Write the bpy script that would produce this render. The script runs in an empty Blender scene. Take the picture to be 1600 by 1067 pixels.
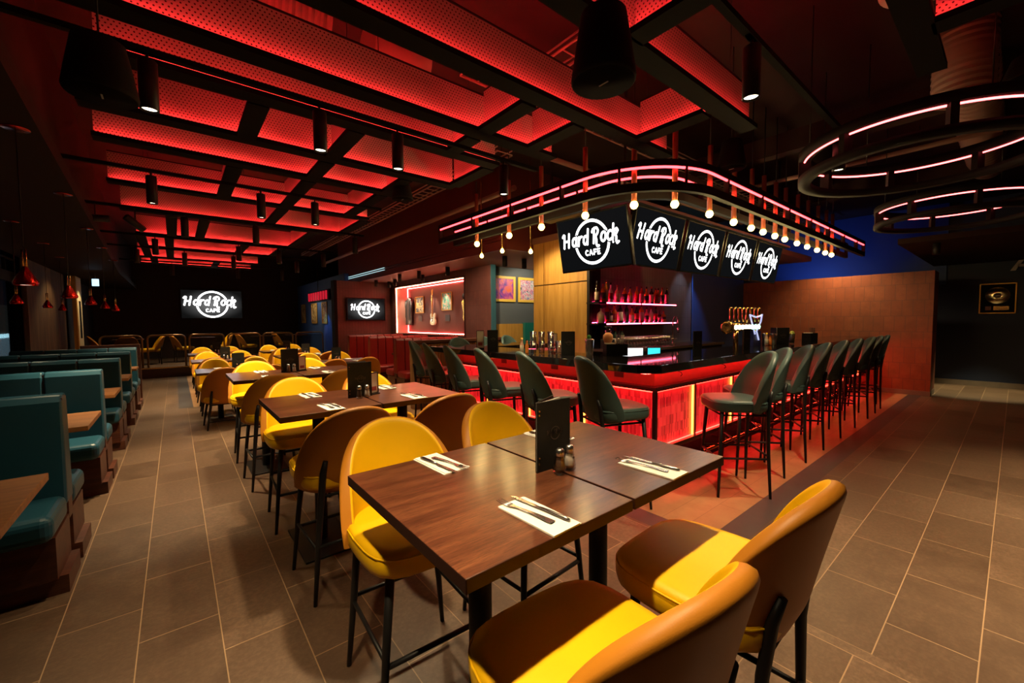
import bpy, bmesh, math, random
from math import sin, cos, pi, radians as R
from mathutils import Vector, Matrix
C = bpy.context.scene
LINK = C.collection.objects.link

# ------------------------------------------------------------------ camera, world, exposure
cam_d = bpy.data.cameras.new('camera'); cam = bpy.data.objects.new('camera', cam_d); LINK(cam)
cam_d.sensor_width = 36.0; cam_d.lens = 643.567/1600*36.0; cam_d.clip_start = 0.02; cam_d.clip_end = 80
_X = Vector((0.77396187, -0.63318665, -0.00759466))      # camera right in world axes
_D = Vector((-0.03781413, -0.03424254, -0.99869792))     # camera down
_F = Vector((0.63210213, 0.7732413, -0.05044582))        # camera forward
cam.matrix_world = Matrix(((_X.x, -_D.x, -_F.x, 0), (_X.y, -_D.y, -_F.y, 0), (_X.z, -_D.z, -_F.z, 1.467), (0, 0, 0, 1)))
C.camera = cam
C.view_settings.view_transform = 'Standard'; C.view_settings.look = 'None'
C.view_settings.gamma = 1.0; C.view_settings.use_curve_mapping = False
C.view_settings.exposure = 0.0
cy = C.cycles
cy.use_denoising = True; cy.max_bounces = 6; cy.diffuse_bounces = 3; cy.glossy_bounces = 3
cy.transmission_bounces = 4; cy.transparent_max_bounces = 6; cy.sample_clamp_indirect = 2.5; cy.sample_clamp_direct = 0
cy.caustics_reflective = False; cy.caustics_refractive = False; cy.use_light_tree = True
W = bpy.data.worlds.new('night'); C.world = W; W.use_nodes = True
W.node_tree.nodes['Background'].inputs[0].default_value = (0.006, 0.008, 0.014, 1)
W.node_tree.nodes['Background'].inputs[1].default_value = 1.0
WARM = (1.0, 0.77, 0.44)
RED = (1.0, 0.012, 0.018)

# ------------------------------------------------------------------ helpers
def tag(o, label=None, cat=None, group=None, kind=None):
    if label: o['label'] = label
    if cat: o['category'] = cat
    if group: o['group'] = group
    if kind: o['kind'] = kind
    return o
def empty(name, loc=(0, 0, 0), rz=0, label=None, cat=None, group=None):
    o = bpy.data.objects.new(name, None); LINK(o); o.location = loc; o.rotation_euler = (0, 0, rz)
    o.empty_display_size = .1
    return tag(o, label, cat, group)
def copy_tree(o, parent=None):
    c = o.copy(); LINK(c); c.parent = parent
    for ch in list(o.children): copy_tree(ch, c)
    return c
def inst(proto, used, loc, rz=0, label=None, group=None):
    """first use moves the prototype itself, later uses copy it"""
    if proto.name in used: o = copy_tree(proto)
    else: o = proto; used.add(proto.name)
    o.location = loc; o.rotation_euler = (0, 0, rz)
    if label: o['label'] = label
    if group: o['group'] = group
    return o
USED = set()

class MB:
    def __init__(s): s.bm = bmesh.new()
    def _xf(s, vs, M):
        for v in vs: v.co = M @ v.co
    def box(s, lo, hi, M=None, mi=0):
        x0, y0, z0 = lo; x1, y1, z1 = hi
        v = [s.bm.verts.new(p) for p in ((x0,y0,z0),(x1,y0,z0),(x1,y1,z0),(x0,y1,z0),(x0,y0,z1),(x1,y0,z1),(x1,y1,z1),(x0,y1,z1))]
        for f in ((0,3,2,1),(4,5,6,7),(0,1,5,4),(1,2,6,5),(2,3,7,6),(3,0,4,7)):
            s.bm.faces.new([v[i] for i in f]).material_index = mi
        if M: s._xf(v, M)
        return s
    def cyl(s, p0, p1, r0, r1=None, n=16, cap=True):
        if r1 is None: r1 = r0
        p0 = Vector(p0); p1 = Vector(p1); d = (p1-p0).normalized()
        a = d.orthogonal().normalized(); b = d.cross(a)
        A = [s.bm.verts.new(p0 + a*r0*cos(2*pi*i/n) + b*r0*sin(2*pi*i/n)) for i in range(n)]
        B = [s.bm.verts.new(p1 + a*r1*cos(2*pi*i/n) + b*r1*sin(2*pi*i/n)) for i in range(n)]
        for i in range(n):
            f = s.bm.faces.new((A[i], A[(i+1)%n], B[(i+1)%n], B[i])); f.smooth = True
        if cap: s.bm.faces.new(A[::-1]); s.bm.faces.new(B)
        return s
    def tube(s, pts, r, n=8, close=False):
        pts = [Vector(p) for p in pts]; rings = []; m = len(pts); a = None
        for i, p in enumerate(pts):
            q0 = pts[i-1] if (i or close) else p; q1 = pts[(i+1)%m] if (i < m-1 or close) else p
            d = (q1-q0).normalized()
            a = d.orthogonal().normalized() if a is None else (a - d*a.dot(d)).normalized()
            b = d.cross(a); rr = r[i] if isinstance(r, (list, tuple)) else r
            rings.append([s.bm.verts.new(p + a*rr*cos(2*pi*k/n) + b*rr*sin(2*pi*k/n)) for k in range(n)])
        for i in range(m if close else m-1):
            A, B = rings[i], rings[(i+1)%m]
            for k in range(n):
                f = s.bm.faces.new((A[k], A[(k+1)%n], B[(k+1)%n], B[k])); f.smooth = True
        if not close: s.bm.faces.new(rings[0][::-1]); s.bm.faces.new(rings[-1])
        return s
    def lathe(s, prof, c=(0,0,0), n=20, M=None):
        c = Vector(c); rings = []; vs = []
        for r, z in prof:
            if r < 1e-5: ring = [s.bm.verts.new(c + Vector((0,0,z)))]
            else: ring = [s.bm.verts.new(c + Vector((r*cos(2*pi*k/n), r*sin(2*pi*k/n), z))) for k in range(n)]
            rings.append(ring); vs += ring
        for A, B in zip(rings, rings[1:]):
            if len(A) == 1 and len(B) == 1: continue
            for k in range(n):
                if len(A) == 1: f = s.bm.faces.new((A[0], B[(k+1)%n], B[k]))
                elif len(B) == 1: f = s.bm.faces.new((A[k], A[(k+1)%n], B[0]))
                else: f = s.bm.faces.new((A[k], A[(k+1)%n], B[(k+1)%n], B[k]))
                f.smooth = True
        if M: s._xf(vs, M)
        return s
    def prism(s, poly, h0, h1, M=None):
        A = [s.bm.verts.new((x, y, h0)) for x, y in poly]; B = [s.bm.verts.new((x, y, h1)) for x, y in poly]; n = len(poly)
        for i in range(n): s.bm.faces.new((A[i], A[(i+1)%n], B[(i+1)%n], B[i]))
        s.bm.faces.new(A[::-1]); s.bm.faces.new(B)
        if M: s._xf(A+B, M)
        return s
    def loops(s, rings, smooth=True, cap=True):
        L = [[s.bm.verts.new(p) for p in r] for r in rings]; n = len(L[0])
        for A, B in zip(L, L[1:]):
            for k in range(n):
                f = s.bm.faces.new((A[k], A[(k+1)%n], B[(k+1)%n], B[k])); f.smooth = smooth
        if cap:
            f = s.bm.faces.new(L[0][::-1]); f.smooth = smooth; f = s.bm.faces.new(L[-1]); f.smooth = smooth
        return s
    def grid(s, rows, smooth=True):
        L = [[s.bm.verts.new(p) for p in r] for r in rows]
        for A, B in zip(L, L[1:]):
            for k in range(len(A)-1):
                f = s.bm.faces.new((A[k], A[k+1], B[k+1], B[k])); f.smooth = smooth
        return s
    def build(s, name, mats, parent=None, bevel=0, sub=0, loc=None, rot=None, label=None, seg=2):
        bmesh.ops.recalc_face_normals(s.bm, faces=s.bm.faces)
        me = bpy.data.meshes.new(name); s.bm.to_mesh(me); s.bm.free()
        if not isinstance(mats, (list, tuple)): mats = [mats]
        for m in mats: me.materials.append(m)
        o = bpy.data.objects.new(name, me); LINK(o)
        if parent is not None: o.parent = parent
        if bevel:
            b = o.modifiers.new('bevel', 'BEVEL'); b.width = bevel; b.segments = seg; b.limit_method = 'ANGLE'; b.angle_limit = R(40)
            b.harden_normals = False
        if sub:
            m = o.modifiers.new('sub', 'SUBSURF'); m.levels = sub; m.render_levels = sub
        if loc is not None: o.location = loc
        if rot is not None: o.rotation_euler = rot
        if label: o['label'] = label
        return o
def T(x, y, z): return Matrix.Translation((x, y, z))
def RZ(a): return Matrix.Rotation(a, 4, 'Z')
def RX(a): return Matrix.Rotation(a, 4, 'X')
def struct(o): o['kind'] = 'structure'; return o

# ------------------------------------------------------------------ materials
MATS = {}
class NT:
    def __init__(s, name):
        s.m = bpy.data.materials.new(name); s.m.use_nodes = True; s.t = s.m.node_tree; s.b = s.t.nodes['Principled BSDF']
        s.co = None
    def n(s, typ, **kw):
        nd = s.t.nodes.new(typ)
        for k, v in kw.items(): setattr(nd, k, v)
        return nd
    def l(s, a, b): s.t.links.new(a, b)
    def coord(s, which='Object'):
        if s.co is None: s.co = s.n('ShaderNodeTexCoord')
        return s.co.outputs[which]
    def geo(s):
        return s.n('ShaderNodeNewGeometry').outputs['Position']
    def mapping(s, src, scale=(1,1,1), rot=(0,0,0), loc=(0,0,0)):
        m = s.n('ShaderNodeMapping'); s.l(src, m.inputs[0]); m.inputs['Scale'].default_value = scale
        m.inputs['Rotation'].default_value = rot; m.inputs['Location'].default_value = loc; return m.outputs[0]
    def noise(s, src, scale, detail=4, rough=.5):
        n = s.n('ShaderNodeTexNoise'); s.l(src, n.inputs['Vector']); n.inputs['Scale'].default_value = scale
        n.inputs['Detail'].default_value = detail; n.inputs['Roughness'].default_value = rough; return n.outputs['Fac']
    def ramp(s, fac, stops):
        r = s.n('ShaderNodeValToRGB'); s.l(fac, r.inputs[0]); e = r.color_ramp.elements
        while len(e) < len(stops): e.new(.5)
        for i, (p, c) in enumerate(stops): e[i].position = p; e[i].color = (*c, 1) if len(c) == 3 else c
        return r.outputs[0]
    def math(s, op, a, b=None, c=None):
        m = s.n('ShaderNodeMath', operation=op)
        for i, v in enumerate((a, b, c)):
            if v is None: continue
            if isinstance(v, (int, float)): m.inputs[i].default_value = v
            else: s.l(v, m.inputs[i])
        return m.outputs[0]
    def mix(s, fac, a, b, mode='MIX'):
        m = s.n('ShaderNodeMix', data_type='RGBA', blend_type=mode)
        for i, v in ((0, fac), (6, a), (7, b)):
            if isinstance(v, (int, float)): m.inputs[i].default_value = v
            elif isinstance(v, tuple): m.inputs[i].default_value = (*v, 1) if len(v) == 3 else v
            else: s.l(v, m.inputs[i])
        return m.outputs[2]
    def bump(s, h, strength=.3, dist=.01):
        b = s.n('ShaderNodeBump'); b.inputs['Strength'].default_value = strength; b.inputs['Distance'].default_value = dist
        s.l(h, b.inputs['Height']); s.l(b.outputs[0], s.b.inputs['Normal'])
    def set(s, **kw):
        for k, v in kw.items():
            k = k.replace('_', ' ')
            if isinstance(v, (int, float, tuple)): s.b.inputs[k].default_value = (*v, 1) if isinstance(v, tuple) and len(v) == 3 else v
            else: s.l(v, s.b.inputs[k])
        return s.m
def simple(name, col, rough=.5, metal=0, var=0.0, vscale=8, **kw):
    if name in MATS: return MATS[name]
    t = NT(name)
    if var:
        nz = t.noise(t.coord(), vscale, 3)
        c = t.mix(nz, tuple(v*(1-var) for v in col), tuple(min(1, v*(1+var)) for v in col))
    else: c = col
    MATS[name] = t.set(Base_Color=c, Roughness=rough, Metallic=metal, **kw); return MATS[name]
def emis(name, col, st, base=(0,0,0)):
    if name in MATS: return MATS[name]
    t = NT(name); MATS[name] = t.set(Base_Color=base, Emission_Color=col, Emission_Strength=st, Roughness=.5); return MATS[name]
def leather(name, col, rough=.38):
    t = NT(name); co = t.coord()
    v = t.n('ShaderNodeTexVoronoi'); t.l(co, v.inputs['Vector']); v.inputs['Scale'].default_value = 320
    t.bump(v.outputs['Distance'], .12, .001)
    nz = t.noise(co, 5, 3)
    c = t.mix(nz, tuple(x*.86 for x in col), tuple(min(1, x*1.1) for x in col))
    return t.set(Base_Color=c, Roughness=rough, Specular_IOR_Level=.3)
def woodm(name, c0, c1, c2, rough=.35, axis='X', scale=1.0, coat=0.0, dark=.5):
    t = NT(name); g = t.geo()
    sc = {'X': (1.2, 14, 14), 'Y': (14, 1.2, 14), 'Z': (14, 14, 1.0)}[axis]
    mp = t.mapping(g, tuple(v*scale for v in sc))
    n1 = t.noise(mp, 2.2, 7, .62)
    n2 = t.noise(t.mapping(g, tuple(v*scale*.35 for v in sc)), 2.0, 3, .5)
    n3 = t.noise(t.mapping(g, tuple(v*scale*6 for v in sc)), 3.4, 4, .7)
    f = t.math('ADD', t.math('MULTIPLY', n1, .6), t.math('MULTIPLY', n2, .4))
    c = t.ramp(f, [(.32, c0), (.5, c1), (.68, c2)])
    c = t.mix(t.math('MULTIPLY', t.ramp(n3, [(.35, (1,1,1)), (.55, (0,0,0))]), dark), c, c0)
    t.bump(n1, .12, .002)
    return t.set(Base_Color=c, Roughness=rough, Coat_Weight=coat, Coat_Roughness=.18)
def tilem(name, swap, tw, th, off, cols, grout, gw=.006, rough=.45, plane='XY', offset=.5, bump=.25, origin=(0,0), nscale=6, ripple=0):
    """brick tiles laid in world coordinates"""
    t = NT(name); g = t.geo(); sp = t.n('ShaderNodeSeparateXYZ'); t.l(g, sp.inputs[0])
    cb = t.n('ShaderNodeCombineXYZ')
    a, b = {'XY': (0, 1), 'YX': (1, 0), 'XZ': (0, 2), 'YZ': (1, 2), 'ZX': (2, 0), 'ZY': (2, 1)}[plane]
    t.l(t.math('ADD', sp.outputs[a], -origin[0]), cb.inputs[0]); t.l(t.math('ADD', sp.outputs[b], -origin[1]), cb.inputs[1])
    br = t.n('ShaderNodeTexBrick'); t.l(cb.outputs[0], br.inputs['Vector'])
    br.offset = offset; br.offset_frequency = 2; br.squash = 1
    br.inputs['Scale'].default_value = 1; br.inputs['Brick Width'].default_value = tw; br.inputs['Row Height'].default_value = th
    br.inputs['Mortar Size'].default_value = gw; br.inputs['Mortar Smooth'].default_value = .1; br.inputs['Bias'].default_value = 0
    br.inputs['Color1'].default_value = (0, 0, 0, 1); br.inputs['Color2'].default_value = (1, 1, 1, 1)
    br.inputs['Mortar'].default_value = (.5, .5, .5, 1)
    nz = t.noise(g, nscale, 6, .6); nf = t.noise(t.mapping(g, (9, 30, 9)), 3, 4, .6)
    c = t.mix(br.outputs['Color'], cols[0], cols[1])
    c = t.mix(t.ramp(nz, [(.35, (.15,.15,.15)), (.65, (.95,.95,.95))]), c, cols[2]); c = t.mix(t.math('MULTIPLY', t.ramp(nf, [(.5, (0,0,0)), (.7, (1,1,1))]), .25), c, cols[0])
    c = t.mix(br.outputs['Fac'], c, grout)
    nb = t.noise(g, nscale*7, 5, .65)
    c = t.mix(br.outputs['Fac'], t.mix(t.math('MULTIPLY', t.ramp(nb, [(.42, (1,1,1)), (.62, (0,0,0))]), .45), c, cols[0]), grout)
    h = t.math('SUBTRACT', t.math('ADD', t.math('MULTIPLY', nf, .35), t.math('MULTIPLY', nb, .5)), br.outputs['Fac'])
    if ripple:
        w = t.n('ShaderNodeTexWave'); w.bands_direction = 'X'; t.l(cb.outputs[0], w.inputs['Vector']); w.inputs['Scale'].default_value = ripple
        h = t.math('ADD', h, t.math('MULTIPLY', w.outputs['Fac'], .6))
    t.bump(h, bump, .006)
    return t.set(Base_Color=c, Roughness=rough)

M = {}
M['yellow'] = leather('yellow_leather', (.86, .47, .003), .42)
M['teal'] = leather('teal_leather', (.052, .092, .086), .38)
M['yellow_shaded'] = leather('yellow_leather_shaded', (.48, .175, .012), .48)  # the yellow leather again, with shade put into its colour for outer backs
M['booth_teal'] = leather('booth_teal_leather', (.014, .070, .108), .38)
M['booth_red'] = leather('booth_red_leather', (.26, .015, .012), .4)
M['black'] = simple('black_metal', (.010, .009, .009), .45, 0, Specular_IOR_Level=.3)
M['blackmatte'] = simple('black_matte', (.008, .0075, .0075), .75, Specular_IOR_Level=.15)
M['beam'] = simple('beam_black', (.007, .0065, .0065), .85, 0, Specular_IOR_Level=.06)
M['brass'] = simple('brass', (.75, .48, .16), .22, 1)
M['copper'] = simple('copper', (.75, .20, .12), .34, .5)
M['steel'] = simple('steel', (.85, .80, .76), .26, 1)
M['table'] = woodm('table_wood', (.030, .008, .004), (.105, .033, .014), (.19, .066, .026), .28, 'X', coat=.4, dark=.8)
M['table_edge'] = simple('dark_edge', (.030, .010, .006), .6, 0, Specular_IOR_Level=.15)
M['booth_table'] = woodm('booth_table_wood', (.10, .032, .009), (.25, .095, .026), (.36, .16, .05), .4, 'X', coat=.1)
M['wood_dark'] = woodm('dark_red_wood', (.03, .008, .004), (.08, .021, .009), (.13, .042, .018), .45, 'X', coat=.05)
M['slat'] = woodm('slatted_wood', (.11, .04, .012), (.30, .13, .04), (.42, .2, .07), .45, 'Z')
M['yellow_wood'] = woodm('honey_veneer', (.32, .16, .03), (.46, .25, .05), (.55, .32, .08), .5, 'Z', dark=.25)
M['floor_l'] = tilem('floor_tile_long_y', 0, .6, .3025, 0, ((.060,.033,.019), (.21,.128,.080), (.125,.074,.044)), (.32,.20,.11), gw=.0024, rough=.40, plane='YX', origin=(2.5, -.487))
M['floor_r'] = tilem('floor_tile_long_x', 0, .6, .3, 0, ((.060,.033,.019), (.21,.128,.080), (.125,.074,.044)), (.32,.20,.11), gw=.0024, rough=.40, plane='XY', origin=(2.3, .05))
M['floor_band'] = simple('dark_floor_band', (.055, .045, .045), .45, 0, .25, 7)
M['floor_wood'] = tilem('floor_planks', 0, 1.1, .18, 0, ((.36,.20,.09), (.46,.27,.13), (.30,.15,.07)), (.10,.05,.03), gw=.0012, rough=.42, plane='XY', bump=.1)
M['terracotta'] = tilem('terracotta_tiles', 0, .155, .30, 0, ((.24,.060,.022), (.33,.095,.036), (.19,.050,.022)), (.13,.04,.025), gw=.004, rough=.5, plane='YZ', offset=0.35, bump=.5)
M['maroon_x'] = tilem('maroon_tiles_x', 0, .08, .30, 0, ((.13,.045,.04), (.19,.07,.055), (.10,.04,.036)), (.07,.02,.02), gw=.003, rough=.4, plane='XZ', offset=0, bump=.4)
M['maroon_y'] = tilem('maroon_tiles_y', 0, .08, .30, 0, ((.13,.045,.04), (.19,.07,.055), (.10,.04,.036)), (.07,.02,.02), gw=.003, rough=.4, plane='YZ', offset=0, bump=.4)
M['grey_tile'] = tilem('charcoal_tiles', 0, .075, .30, 0, ((.10,.09,.10), (.15,.135,.15), (.11,.10,.11)), (.05,.045,.05), gw=.003, rough=.35, plane='XZ', offset=0, bump=.4)
M['blue'] = simple('navy_paint', (.012, .022, .055), .6)
M['blue2'] = simple('blue_paint', (.02, .06, .20), .55)
M['greyblue'] = simple('slate_paint', (.10, .12, .14), .6)
M['darkwall'] = simple('black_brown_wall', (.012, .006, .006), .7)
M['plinth'] = simple('stone_plinth', (.20, .15, .11), .5, 0, .2)
M['ceiling'] = simple('painted_ceiling', (.034, .018, .018), .85, 0, .15, 3, Specular_IOR_Level=.1)
M['soffit'] = simple('brown_soffit', (.20, .09, .055), .6)
M['soffit_dark'] = simple('dark_soffit', (.016, .007, .004), .7, 0, Specular_IOR_Level=.1)
M['duct'] = simple('duct_metal', (.32, .20, .18), .6, .1)
M['napkin'] = simple('white_napkin', (.80, .76, .68), .8)
M['paper'] = simple('paper', (.8, .74, .66), .7)
M['menu'] = simple('menu_cover', (.017, .018, .017), .5, 0, .5, 14, Specular_IOR_Level=.2)
M['menu_print'] = simple('menu_print', (.09, .065, .055), .5)
M['pepper'] = simple('pepper', (.09, .035, .012), .7)
M['salt'] = simple('salt', (.72, .60, .52), .7)
M['white'] = emis('screen_white', (1, 1, 1), 3.2)
M['white_far'] = emis('screen_white_far', (1, 1, 1), 5)
M['screen'] = emis('screen_dark', (.6, .7, .8), .007, (.001, .001, .002)); M['screen'].node_tree.nodes['Principled BSDF'].inputs['Roughness'].default_value = .45; M['screen'].node_tree.nodes['Principled BSDF'].inputs['Specular IOR Level'].default_value = 0
t = NT('screen_grey'); g_ = t.n('ShaderNodeTexGradient', gradient_type='SPHERICAL'); t.l(t.mapping(t.coord('Generated'), (1.7, .01, 1.7), loc=(-.85, 0, -.85)), g_.inputs[0])
M['screen_far'] = t.set(Base_Color=(.004, .004, .005), Roughness=.4, Specular_IOR_Level=0.0, Emission_Color=(1, 1, 1), Emission_Strength=t.math('ADD', t.math('MULTIPLY', t.math('POWER', g_.outputs['Fac'], 1.6), .22), .006))
M['screen_off'] = emis('screen_outline', (1, 1, 1), .08, (.004, .004, .005))
M['bezel'] = simple('tv_bezel', (.004, .004, .005), .25, Specular_IOR_Level=.2)
M['neon'] = emis('red_neon', (1, .034, .042), 12)
M['led'] = emis('red_led', (1.0, .030, .026), 98)
M['led_base'] = emis('red_led_base', (1.0, .03, .024), 50)
M['led_bar'] = emis('red_led_bar', (1.0, .030, .018), 16)
M['led_or'] = emis('orange_led', (1.0, .26, .03), 9)
M['led_pink'] = emis('pink_led', (1.0, .10, .17), 14)
M['bulb'] = emis('bulb_glow', (1.0, .70, .14), 16)
M['lens'] = emis('lamp_lens', (1.0, .86, .62), 7)
M['lens_dim'] = emis('lamp_lens_dim', (1.0, .86, .62), 2)
def glass(name, col=(1,1,1), rough=.03):
    if name in MATS: return MATS[name]
    t = NT(name); MATS[name] = t.set(Base_Color=col, Roughness=rough, Transmission_Weight=1.0, IOR=1.45); return MATS[name]
def thin_glass(name, tint, base=.06):
    m = bpy.data.materials.new(name); m.use_nodes = True; t = m.node_tree; t.nodes.clear()
    o = t.nodes.new('ShaderNodeOutputMaterial'); mx = t.nodes.new('ShaderNodeMixShader'); tr = t.nodes.new('ShaderNodeBsdfTransparent'); g = t.nodes.new('ShaderNodeBsdfGlossy'); lw = t.nodes.new('ShaderNodeLayerWeight'); mr = t.nodes.new('ShaderNodeMapRange')
    tr.inputs[0].default_value = (*tint, 1); g.inputs['Roughness'].default_value = .04; lw.inputs[0].default_value = .35
    mr.inputs[3].default_value = base; mr.inputs[4].default_value = .8
    t.links.new(lw.outputs['Facing'], mr.inputs[0]); t.links.new(mr.outputs[0], mx.inputs[0]); t.links.new(tr.outputs[0], mx.inputs[1]); t.links.new(g.outputs[0], mx.inputs[2]); t.links.new(mx.outputs[0], o.inputs[0])
    return m
M['glass'] = thin_glass('clear_glass', (.90, .90, .90))
# perforated metal: staggered dark holes
t = NT('perforated_metal'); g = t.geo(); sp = t.n('ShaderNodeSeparateXYZ'); t.l(g, sp.inputs[0])
u = t.math('DIVIDE', t.math('ADD', sp.outputs[0], sp.outputs[1]), .024); v = t.math('DIVIDE', sp.outputs[2], .0208)
row = t.math('FLOOR', v); u2 = t.math('ADD', u, t.math('MULTIPLY', row, .5))
du = t.math('MULTIPLY', t.math('SUBTRACT', t.math('FRACT', u2), .5), .024); dv = t.math('MULTIPLY', t.math('SUBTRACT', t.math('FRACT', v), .5), .0208)
dd = t.math('SQRT', t.math('ADD', t.math('MULTIPLY', du, du), t.math('MULTIPLY', dv, dv)))
hole = t.math('LESS_THAN', dd, .0047)
M['perf'] = t.set(Base_Color=t.mix(hole, (.34, .31, .31), (.012, .004, .004)), Roughness=.55, Metallic=0.1)
# back-lit ripple tile of the bar front
def barfront(name, plane):
    t = NT(name); g = t.geo(); sp = t.n('ShaderNodeSeparateXYZ'); t.l(g, sp.inputs[0]); cb = t.n('ShaderNodeCombineXYZ')
    t.l(sp.outputs[0 if plane == 'X' else 1], cb.inputs[0]); t.l(sp.outputs[2], cb.inputs[1])
    br = t.n('ShaderNodeTexBrick'); t.l(cb.outputs[0], br.inputs['Vector']); br.offset = .37
    for k, vv in (('Scale', 1), ('Brick Width', .021), ('Row Height', .085), ('Mortar Size', .0010), ('Mortar Smooth', .2), ('Bias', 0)): br.inputs[k].default_value = vv
    br.inputs['Color1'].default_value = (0,0,0,1); br.inputs['Color2'].default_value = (1,1,1,1); br.inputs['Mortar'].default_value = (.1,.1,.1,1)
    c = t.mix(br.outputs['Color'], (.26, .03, .025), (.66, .12, .09)); c = t.mix(br.outputs['Fac'], c, (.12, .02, .02))
    c = t.mix(t.math('MULTIPLY', t.noise(g, 9, 3), .6), c, (.45, .10, .08))
    t.bump(br.outputs['Color'], .25, .004)
    return t.set(Base_Color=c, Roughness=.35, Emission_Color=t.mix(br.outputs['Color'], (.35, .003, .006), (1.0, .014, .022)), Emission_Strength=.85)
M['bar_x'] = barfront('backlit_bar_tile_x', 'X'); M['bar_y'] = barfront('backlit_bar_tile_y', 'Y')
M['bartop'] = simple('polished_black_stone', (.010, .009, .009), .05, 0, .4, 20, Specular_IOR_Level=.6)
M['bar_frame'] = simple('dark_maroon_frame', (.05, .012, .012), .35, .3)
M['apron'] = simple('red_apron', (.30, .06, .05), .35)
# ------------------------------------------------------------------ structure
SZ = 2.60      # soffit height
CEIL = 3.95
fl = MB()
def rect(x0, y0, x1, y1, mi, z=0.0):
    v = [fl.bm.verts.new(p) for p in ((x0,y0,z),(x1,y0,z),(x1,y1,z),(x0,y1,z))]; fl.bm.faces.new(v).material_index = mi
rect(-2.2, -4, 2.3, 9.05, 0); rect(2.3, 1.08, 2.57, 9.05, 0); rect(2.3, -4, 13.4, 1.08, 1)
rect(-2.2, 9.05, 0, 18.6, 0); rect(0, 9.05, .2, 14.66, 2); rect(.2, 9.05, 2.57, 14.66, 3); rect(0, 14.66, 2.57, 18.6, 0)
rect(2.57, 1.08, 2.75, 14.66, 2); rect(2.75, 1.08, 10.9, 1.26, 2); rect(2.75, 1.26, 10.9, 14.66, 3)
rect(10.9, 1.08, 13.4, 14.66, 1); rect(2.57, 14.66, 13.4, 18.6, 0)
struct(fl.build('floor', [M['floor_l'], M['floor_r'], M['floor_band'], M['floor_wood']]))
struct(MB().box((-2.4, -4.1, CEIL), (13.6, 18.8, CEIL+.1)).build('ceiling', M['ceiling']))
struct(MB().box((-2.4, 18.6, 0), (13.6, 18.8, CEIL)).build('wall_back', M['darkwall']))
struct(MB().box((-2.4, -4.1, 0), (13.6, -4.0, CEIL)).build('wall_behind_camera', M['darkwall']))
struct(MB().box((13.2, -4.0, 0), (13.4, 18.6, CEIL)).build('wall_right', M['blue']))
struct(MB().box((13.17, -4.0, 0), (13.2, 6.5, .11)).build('baseboard_right', M['plinth']))
# left wall with window openings (glass) and pilasters
wl = MB()
wl.box((-2.2, -4, 0), (-2.0, 3.2, CEIL)); wl.box((-2.2, 3.2, 0), (-2.0, 18.6, .75)); wl.box((-2.2, 3.2, 3.05), (-2.0, 18.6, CEIL))
wl.box((-2.2, 10.9, .75), (-2.0, 18.6, 3.05))
struct(wl.build('wall_left', M['darkwall']))
for i, (a, b) in enumerate(((3.2, 7.0), (7.1, 10.9))):
    w = MB(); fr = .05
    w.box((-2.16, a, .75), (-2.04, a+fr, 3.05)); w.box((-2.16, b-fr, .75), (-2.04, b, 3.05)); w.box((-2.16, a, .75), (-2.04, b, .75+fr)); w.box((-2.16, a, 3.05-fr), (-2.04, b, 3.05))
    w.box((-2.14, a, 2.18), (-2.06, b, 2.34))
    n = 7
    for k in range(1, n): y = a + (b-a)*k/n; w.box((-2.12, y-.012, 2.34), (-2.08, y+.012, 3.0))
    for zz in (2.56, 2.78): w.box((-2.12, a, zz-.012), (-2.08, b, zz+.012))
    wo = struct(w.build('window_%d' % (i+1), M['blackmatte']))
    g_ = MB().box((-2.106, a+fr, .80), (-2.100, b-fr, 3.0)).build('glass_pane', M['glass'], wo)
# pilaster clad in old timber between window and lit frame
pil = struct(MB().box((-2.0, 10.75, 0), (-1.94, 13.9, 2.6)).build('trim_1', woodm('weathered_wall', (.016,.009,.004), (.07,.038,.018), (.19,.11,.052), .8, 'Z', scale=.45)))
# street outside the windows
st = struct(MB().box((-14, -4, -.15), (-2.2, 40, -.05)).build('floor_street', simple('asphalt', (.04,.04,.045), .4)))
b = MB().box((-9.2, 2, -.05), (-8.6, 40, 5.5)).build('street_building', simple('street_facade', (.10,.085,.06), .7, 0, .4, 1), label='dim building across the street seen through the windows'); b['category'] = 'building'
m = MB()
for k in range(14): m.box((-8.6, 14+k*1.55, 2.3), (-8.57, 14+k*1.55+1.1, 4.3))
m.build('window', emis('street_window', (.62, .80, .55), .22), b)
m = MB()
for k in range(6): m.box((-8.6, 17+k*3.2, .4), (-8.56, 17+k*3.2+2.4, 1.9))
m.build('shop_window', emis('street_shop', (.75, .85, 1.0), .35), b)
sg = MB().box((-8.2, 38.2, 2.02), (-8.0, 39.6, 2.55)).build('street_sign', emis('yellow_sign', (1, .80, .02), 1.2)); tag(sg, 'small glowing yellow sign in the street outside the windows', 'sign')
tr = empty('passing_tram', (-5.5, 27, 0), 0, 'pale tram standing in the street beyond the left windows', 'tram')
MB().box((-.6, -14, .05), (.6, 12, 1.02)).build('body', simple('tram_glow_paint', (.30,.42,.52), .25, 0, Emission_Color=(.35,.6,.75,1), Emission_Strength=.45), tr, bevel=.08)  # pale glow mixed into the paint makes the body look lit
MB().box((.6, -13.6, .98), (.63, 11.6, 1.12)).build('light_band', emis('tram_light', (.45, .85, 1.0), 3.5), tr)
MB().box((-.6, -13.8, 1.02), (.6, 11.8, 2.2)).build('window_band', emis('tram_window', (.5, .55, .5), .05), tr, bevel=.05)
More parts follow.
